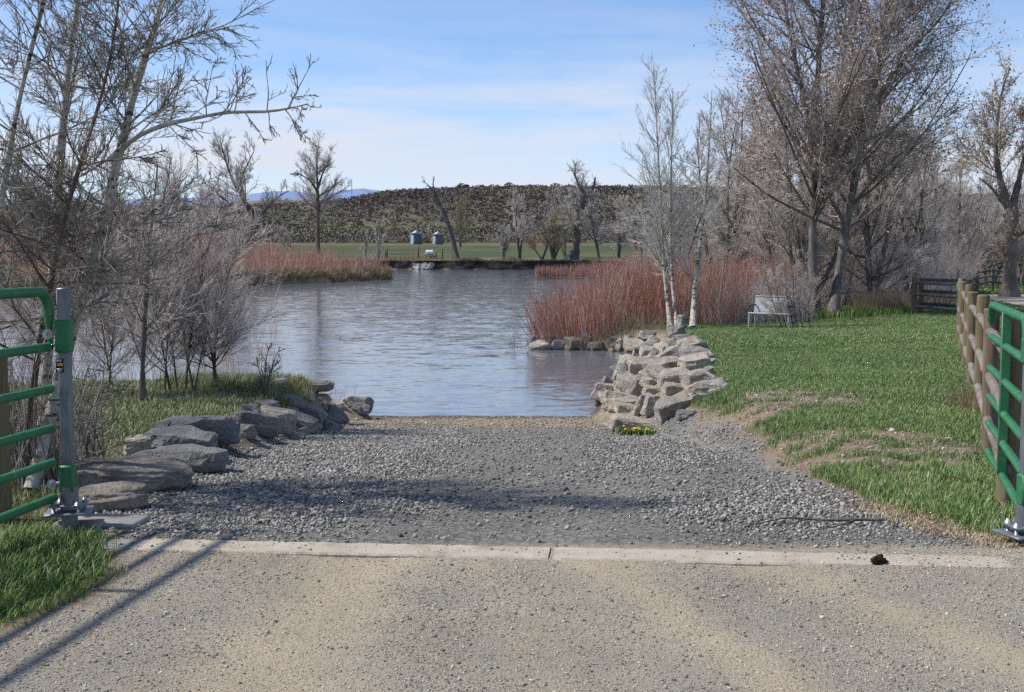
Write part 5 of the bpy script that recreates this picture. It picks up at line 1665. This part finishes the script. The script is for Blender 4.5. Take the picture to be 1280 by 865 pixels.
# ------------------------------------------------------------------ timber fences
def round_post(root, x, y, z0, z1, r, mat, seed, lean=(0, 0)):
    rr = np.random.default_rng(seed); K = 9
    z = np.linspace(z0 - .1, z1 - .015, K); P = np.stack([x + lean[0] * (z - z0), y + lean[1] * (z - z0), z], 1)
    R = r * (1 + .035 * rr.normal(size=K))
    P = np.vstack([P, P[-1] + [0, 0, .015]]); R = np.r_[R, R[-1] * .82]
    return MB().tube(P, R, 14).build('post', mat, root, True)


def rails(root, p, q, r, mat, seed):
    rr = np.random.default_rng(seed); K = 8
    t = np.linspace(-.03, 1.03, K)[:, None]; P = np.array(p)[None] * (1 - t) + np.array(q)[None] * t + rr.normal(size=(K, 3)) * .004
    return MB().tube(P, r * (1 + .02 * rr.normal(size=K)), 10).build('rail', mat, root, True)


fence = thing('rail_fence', 'long round-post timber fence with weathered rails running up the lawn', 'fence', (4.26, 10.7, 0))
fence_pts = []
ysf = [8.15, 10.7, 13.4, 16.3, 19.1, 22.0, 25.1]
FM = [MAT['post'], MAT['post_brown']]
for k, y in enumerate(ysf):
    x = .52 + .353 * y; z = float(height(np.array(x), np.array(y)))
    fence_pts.append((x, y, z))
    o = round_post(fence, x - 4.26, y - 10.7, z, z + (1.27 if k % 2 else 1.3), .07, (FM + [MAT['post_brown'], MAT['post_dark']])[(0, 1, 0, 0, 1, 0, 1)[k]], 700 + k, (.012 * (-1) ** k, 0))
for k in range(len(fence_pts) - 1):
    a, b_ = fence_pts[k], fence_pts[k + 1]
    for j, hh in enumerate((1.06, .66, .27)):
        rails(fence, (a[0] - 4.26 - .02, a[1] - 10.7, a[2] + hh), (b_[0] - 4.26 - .02, b_[1] - 10.7, b_[2] + hh), .044, MAT['rail'], 720 + 3 * k + j)

short = thing('rail_fence', 'short panel of three dark rails on a double post above the dry grass', 'fence', (14.8, 44, 0))
for k, (x, y) in enumerate(((14.75, 44.0), (15.1, 44.3), (15.45, 41.0))):
    z = float(height(np.array(x), np.array(y)))
    round_post(short, x - 14.8, y - 44, z, z + (1.32 if k == 0 else 1.2), .10, MAT['post'] if k < 2 else MAT['post_dark'], 760 + k)
z = float(height(np.array(15.), np.array(43.)))
for j, hh in enumerate((1.1, .68, .22)):
    rails(short, (0, -.05, z + hh), (.65, -3.0, z + hh), .07, MAT['rail'], 770 + j)
    rails(short, (.3, .3, z + hh + .1), (.95, -2.6, z + hh + .1), .06, MAT['post_dark'], 780 + j)

far = thing('rail_fence', 'far dark rail fence zigzagging beside the gravel path', 'fence', (26.5, 70, 0))
fp = [(26.3, 69.5), (27.4, 71.0), (28.2, 73.5), (29.6, 76.5), (31.2, 78.0), (32.5, 79.5)]
pr = None
for k, (x, y) in enumerate(fp):
    z = float(height(np.array(x), np.array(y))) + (.0, -.02, .06, .18, .32, .2)[k]
    round_post(far, x - 26.5, y - 70, z - .4, z + 1.25, .12 if k else .2, MAT['post_dark'], 790 + k)
    if pr:
        for j, hh in enumerate((1.05, .7, .32)):
            rails(far, (pr[0] - 26.5, pr[1] - 70, pr[2] + hh), (x - 26.5, y - 70, z + hh), .075, MAT['post_dark'] if j != 1 else MAT['rail'], 800 + 3 * k + j)
    pr = (x, y, z)

# wooden post beside the left gate
g = ground(8, 640)
root = thing('wooden_post', 'square-cut wooden latch post standing behind the rails of the open gate', 'post', (-3.36, 7.75, 0))
zg = float(height(np.array(-3.36), np.array(7.75)))
o = MB().tube([(0, 0, zg - .1), (0, 0, .3), (0, 0, .7), (.0, 0, 1.02), (0, 0, 1.035)], [.085, .083, .084, .083, .075], 14).build('post', MAT['post'], root, True)
mb = MB(); mb.tube([(.03, -.08, .76), (.03, -.1, .76)], .03, 12); mb.tube([(.03, -.1, .76), (.03, -.13, .76)], .014, 6); mb.build('bolt', MAT['bolt'], root, True)

# path beyond the fence
pp = [ground(1232, 372), ground(1300, 380), ground(1330, 362), ground(1262, 360.5), ground(1243, 362)]
pp = [(19.5, 48.5), (34, 47), (40, 60), (31.5, 70), (27.2, 68.5), (24, 58)]
V = []
bm = bmesh.new()
NX, NY = 14, 14
gridv = []
for j in range(NY + 1):
    t = j / NY; y = 46 + 26 * t; xl = 20.2 + 7.2 * t; xr_ = xl + 6.0 + 1.5 * t
    row = []
    for k in range(NX + 1):
        x = xl + (xr_ - xl) * k / NX; row.append(bm.verts.new((x, y, float(height(np.array(x), np.array(y))) + .035)))
    gridv.append(row)
for j in range(NY):
    for k in range(NX): bm.faces.new((gridv[j][k], gridv[j][k + 1], gridv[j + 1][k + 1], gridv[j + 1][k]))
me = bpy.data.meshes.new('path'); bm.to_mesh(me); bm.free()
MAT['path'] = simple('path_gravel', (.26, .22, .185), (.36, .315, .27), 3, .95, .1, .5, 30, .02); me.materials.append(MAT['path'])
o = bpy.data.objects.new('path', me); COL.objects.link(o); tag(o, kind='structure')

# ------------------------------------------------------------------ bench
g = ground(952, 411)
bn = thing('park_bench', 'grey metal bench with perforated back half hidden by the shrub', 'bench', (g[0] + .35, g[1] + .25, g[2]), math.radians(-38))
W = 1.4
MB().box((0, 0, .45), (W, .44, .035), None, .012).build('seat', MAT['bench'], bn, True)
# backrest: panel with holes -> frame plus slats
mb = MB(); Mx = Matrix.Rotation(-.2, 3, 'X')
mb.box((0, .27, .72), (W, .03, .5), Mx, .008)
mb.build('backrest', MAT['bench'], bn, True)
for sx in (-1, 1):
    x = sx * (W / 2 - .06)
    MB().tube([(x, -.19, .44), (x + sx * .02, -.2, -.03)], .028, 8).build('leg', MAT['bench'], bn, True)
    MB().tube([(x, .18, .44), (x + sx * .02, .26, -.03)], .028, 8).build('leg', MAT['bench'], bn, True)
    MB().tube([(x, .02, .46), (x, -.2, .68), (x, .22, .69)], .026, 8).build('armrest', MAT['black'], bn, True)
MB().tube([(-W / 2, .30, .955), (W / 2, .30, .955)], .022, 8).build('back_rail', MAT['bench'], bn, True)
gsh = np.array([bn.location[0] + .62, bn.location[1] - .15, 0]); gsh[2] = float(height(gsh[0], gsh[1]))
shrub('leafless_shrub', 'brown twiggy shrub growing through the end of the bench', gsh,
      [(np.vstack([gsh + [.16 * k, .12 * (k % 3 - 1), -.03], gsh + [.2 * k - .22, .15 * (k % 3 - 1) - .1, .75], gsh + [.28 * k - .35, .2 * (k % 3 - 1) - .2, 1.4 + .2 * (k % 3)]]), .016, .006) for k in range(-2, 4)],
      [dict(SH[0], n=26, rmin=.006, ratio=.42), dict(SH[1], n=8, rmin=.005), dict(SH[2], n=4, rmin=.004)], MAT['twig_brown'], 261)
# lush grass at trunk feet
x = gc1[0] + .3 + 1.3 * rg.normal(size=14000); y = gc1[1] + .2 + .7 * rg.normal(size=14000)
blades('grass', 'tall dark grass around the feet of the cottonwoods', np.stack([x, y, height(x, y) - .01], 1), .3, .016, MAT['grass_lush'], 12, .6)
# dandelions
g = ground(796, 544)
dn = thing('dandelion_plant', 'yellow flowering dandelion clump at the foot of the front slab', 'dandelion', g)
r2 = np.random.default_rng(77)
c = r2.normal(size=(260, 2)) * [.13, .06]
Vp = np.stack([c[:, 0], c[:, 1], 0 * c[:, 0]], 1)
ob = blades('leaves', None, Vp, .1, .018, MAT['grass_lush'], 78, 1.2); del ob['kind']; ob.parent = dn
for k in range(13):
    x, y = r2.normal() * .13, -.03 + r2.normal() * .05
    h = r2.uniform(.07, .14)
    fl = lump('flower', MAT['dandelion'], (x, y, h), (.038, .038, .022), k, 0, 2, .3, 3); fl.parent = dn

# ------------------------------------------------------------------ far farm things
def grain_bin(label, px, y, w, hwall, hroof):
    b = fz(px, y); root = thing('grain_bin', label, 'grain bin', b, 0, 'round metal grain bins beyond the field')
    n = 48; rows = []
    zs = np.linspace(0, hwall, 40)
    P = np.stack([0 * zs, 0 * zs, zs], 1); R = w / 2 + .05 * np.sin(np.arange(40) * math.pi)  + .04 * ((np.arange(40) % 2) * 2 - 1)
    MB().tube(P, R, n).build('wall', MAT['bin'], root, True)
    MB().tube([(0, 0, hwall - .02), (0, 0, hwall), (0, 0, hwall + hroof * .8), (0, 0, hwall + hroof * .84), (0, 0, hwall + hroof)], [w / 2 + .1, w / 2 + .22, .5, .42, .38], n).build('roof', MAT['binroof'], root)
    mb = MB(); mb.box((-.8, -w / 2 - .02, 1.0), (.75, .12, 1.8), None, .02); mb.build('door', MAT['binroof'], root)
    return root


grain_bin('round steel grain bin with cone roof, slightly taller of the two', 520.5, 500, 5.1, 4.35, 1.5)
grain_bin('round steel grain bin with cone roof nearer the leaning dead tree', 547.5, 497, 4.8, 4.0, 1.4)
# field fence posts by the far bank
for k, (px, h, r) in enumerate(((482, 2.0, .13), (484, 2.6, .13), (523, 2.8, .2), (545.5, 1.7, .12), (553, 2.3, .15), (566, 1.4, .1))):
    lab = ['short leaning half of the paired dark posts on the far bank', 'taller half of the paired dark posts on the far bank', 'thickest dark post above the white rocks', 'short dark post beside the white tank',
           'dark post between the white tank and the dead tree', 'stub post at the foot of the leaning dead tree'][k]
    b = fz(px, 240.0)
    o = MB().tube([(0, 0, -.2), (0.03, 0, h * .5), (.05, 0, h - .05), (.05, 0, h)], [r, r, r * .95, r * .7], 8).build('fence_post', MAT['post_dark'], loc=b)
    tag(o, lab, 'post', 'old dark posts on the far bank')
b = fz(503, 240.6)
wf = thing('wire_panel', 'thin dark wire stock panel between the paired and the thick posts', 'fence', b)
mb = MB()
for z in (.5, 1.3, 2.1): mb.tube([(-2.9, 0, z), (3, 0, z)], .03, 4)
for x in np.linspace(-2.9, 3, 8): mb.tube([(x, .04, .1), (x, .04, 2.2)], .03, 4)
mb.build('wire_mesh', MAT['post_dark'], wf)
b = fz(538, 238.6)
tk = thing('water_tank', 'small white tank on a rusty frame above the far bank', 'tank', b)
mb = MB(); mb.tube([(-.9, 0, 1.6), (-.8, 0, 1.6), (.55, 0, 1.6), (.65, 0, 1.6)], [.25, .5, .5, .25], 16); mb.build('tank', MAT['white'], tk, True)
mb = MB()
for x in (-.9, -.2, .5, 1.1):
    for y in (-.45, .45): mb.tube([(x, y, -.1), (x, y, 1.2)], .09, 5)
mb.box((.1, 0, 1.12), (2.3, 1.0, .12)); mb.box((.6, 0, .5), (1.0, .8, .8)); mb.build('frame', MAT['post_brown'], tk)
# mast and farmhouse on the skyline
x = (441 - 640) / F * 1450; zb = CAMZ + (318 - 251) / F * 1450
ms = thing('radio_mast', 'thin lattice radio mast standing against the blue mountain', 'mast', (x, 1450, zb))
mb = MB()
for k in range(3):
    a = k * 2.094; mb.tube([(.45 * math.cos(a), .45 * math.sin(a), 0), (.35 * math.cos(a), .35 * math.sin(a), 25)], .17, 4)
for z in np.arange(1, 25, 1.5): mb.tube([(-.4, 0, z), (.4, 0, z + 1.2)], .1, 3)
mb.build('lattice', MAT['bin'], ms)
x = (404 - 640) / F * 1380; zb = CAMZ + (318 - 254.5) / F * 1380
hs = thing('farm_house', 'tiny white-roofed house on the tan slope above the scrub', 'house', (x, 1380, zb))
mb = MB(); mb.box((0, 0, 1.2), (7.5, 5, 2.6)); mb.build('wall', MAT['deadwood'], hs)
mb = MB(); mb.add([(-4.3, -3, 2.5), (4.3, -3, 2.5), (4.3, 3, 2.5), (-4.3, 3, 2.5), (-4.0, 0, 4.4), (4.0, 0, 4.4)], [[0, 4, 3], [1, 2, 5]], [[0, 1, 5, 4], [2, 3, 4, 5], [3, 2, 1, 0]]); mb.build('roof', MAT['white'], hs)

# ------------------------------------------------------------------ camera, light, sky
cam = bpy.data.cameras.new('camera'); co = bpy.data.objects.new('camera', cam); COL.objects.link(co)
cam.sensor_width = 36; cam.sensor_fit = 'HORIZONTAL'; cam.lens = F / 1280 * 36
cam.clip_start = .1; cam.clip_end = 30000
co.location = (0, 0, CAMZ); co.rotation_euler = (math.pi / 2 - TH, 0, 0)
scene.camera = co

SUN_EL = math.radians(50.5)
sdir = np.array([-1.0, .12, 0]); sdir = sdir / np.linalg.norm(sdir) * math.cos(SUN_EL); sdir[2] = math.sin(SUN_EL)
sun = bpy.data.lights.new('sun', 'SUN'); sun.energy = 5.0; sun.angle = math.radians(2.0); sun.color = (1, .955, .89)
so = bpy.data.objects.new('sun', sun); COL.objects.link(so)
so.rotation_euler = Vector(sdir).to_track_quat('Z', 'Y').to_euler()

w = bpy.data.worlds.new('World'); scene.world = w; w.use_nodes = True
nt = w.node_tree; bg = nt.nodes['Background']
sky = nt.nodes.new('ShaderNodeTexSky'); sky.sky_type = 'NISHITA'; sky.sun_disc = False
sky.sun_elevation = SUN_EL; sky.sun_rotation = math.atan2(sdir[0], sdir[1])
sky.altitude = 1900; sky.air_density = 1.0; sky.dust_density = .6; sky.ozone_density = 1.6
tc = nt.nodes.new('ShaderNodeTexCoord')
sep = nt.nodes.new('ShaderNodeSeparateXYZ'); nt.links.new(tc.outputs['Generated'], sep.inputs[0])
mp = nt.nodes.new('ShaderNodeMapping'); mp.inputs['Scale'].default_value = (1.6, 1.6, 13); nt.links.new(tc.outputs['Generated'], mp.inputs[0])
no = nt.nodes.new('ShaderNodeTexNoise'); no.inputs['Scale'].default_value = 2.2; no.inputs['Detail'].default_value = 8; no.inputs['Roughness'].default_value = .62; no.inputs['Distortion'].default_value = .35
nt.links.new(mp.outputs[0], no.inputs['Vector'])


def wm(op, a, b=0.0, clamp=False):
    n = nt.nodes.new('ShaderNodeMath'); n.operation = op; n.use_clamp = clamp
    for i_, v in ((0, a), (1, b)):
        if isinstance(v, bpy.types.NodeSocket): nt.links.new(v, n.inputs[i_])
        else: n.inputs[i_].default_value = v
    return n.outputs[0]


def wramp(v, stops):
    n = nt.nodes.new('ShaderNodeValToRGB'); e = n.color_ramp.elements
    e[0].position, e[0].color = stops[0][0], c4(stops[0][1]); e[1].position, e[1].color = stops[-1][0], c4(stops[-1][1])
    for p_, c_ in stops[1:-1]:
        q = e.new(p_); q.color = c4(c_)
    nt.links.new(v, n.inputs[0]); return n.outputs[0]


# cloud cover: a bank of thin cloud low over the horizon, wisps above
cover = wramp(sep.outputs[2], [(0.0, .84), (.10, .8), (.135, .62), (.16, .28), (.2, .1), (.5, .12), (1, .12)])
nn = wramp(no.outputs['Fac'], [(.36, 0), (.64, 1)])
cl = wm('ADD', wm('MULTIPLY', cover, .8), wm('MULTIPLY', wm('SUBTRACT', nn, .5), wm('MULTIPLY', wm('ADD', cover, .15), .8)), True)
mx = nt.nodes.new('ShaderNodeMix'); mx.data_type = 'RGBA'
nt.links.new(cl, mx.inputs['Factor']); tint = nt.nodes.new('ShaderNodeMix'); tint.data_type = 'RGBA'; tint.blend_type = 'MULTIPLY'; tint.inputs['Factor'].default_value = 1
nt.links.new(sky.outputs[0], tint.inputs[6]); tint.inputs[7].default_value = (.83, .97, 1.13, 1)
nt.links.new(tint.outputs[2], mx.inputs[6]); mx.inputs[7].default_value = (5.0, 5.25, 5.95, 1)
nt.links.new(mx.outputs[2], bg.inputs['Color']); bg.inputs['Strength'].default_value = .15

scene.view_settings.view_transform = 'Standard'; scene.view_settings.look = 'None'; scene.view_settings.exposure = 0
scene.render.film_transparent = False
try:
    scene.cycles.max_bounces = 6; scene.cycles.diffuse_bounces = 3; scene.cycles.use_denoising = False
except Exception:
    pass
print('polys', sum(len(o.data.polygons) for o in scene.objects if o.type == 'MESH'))
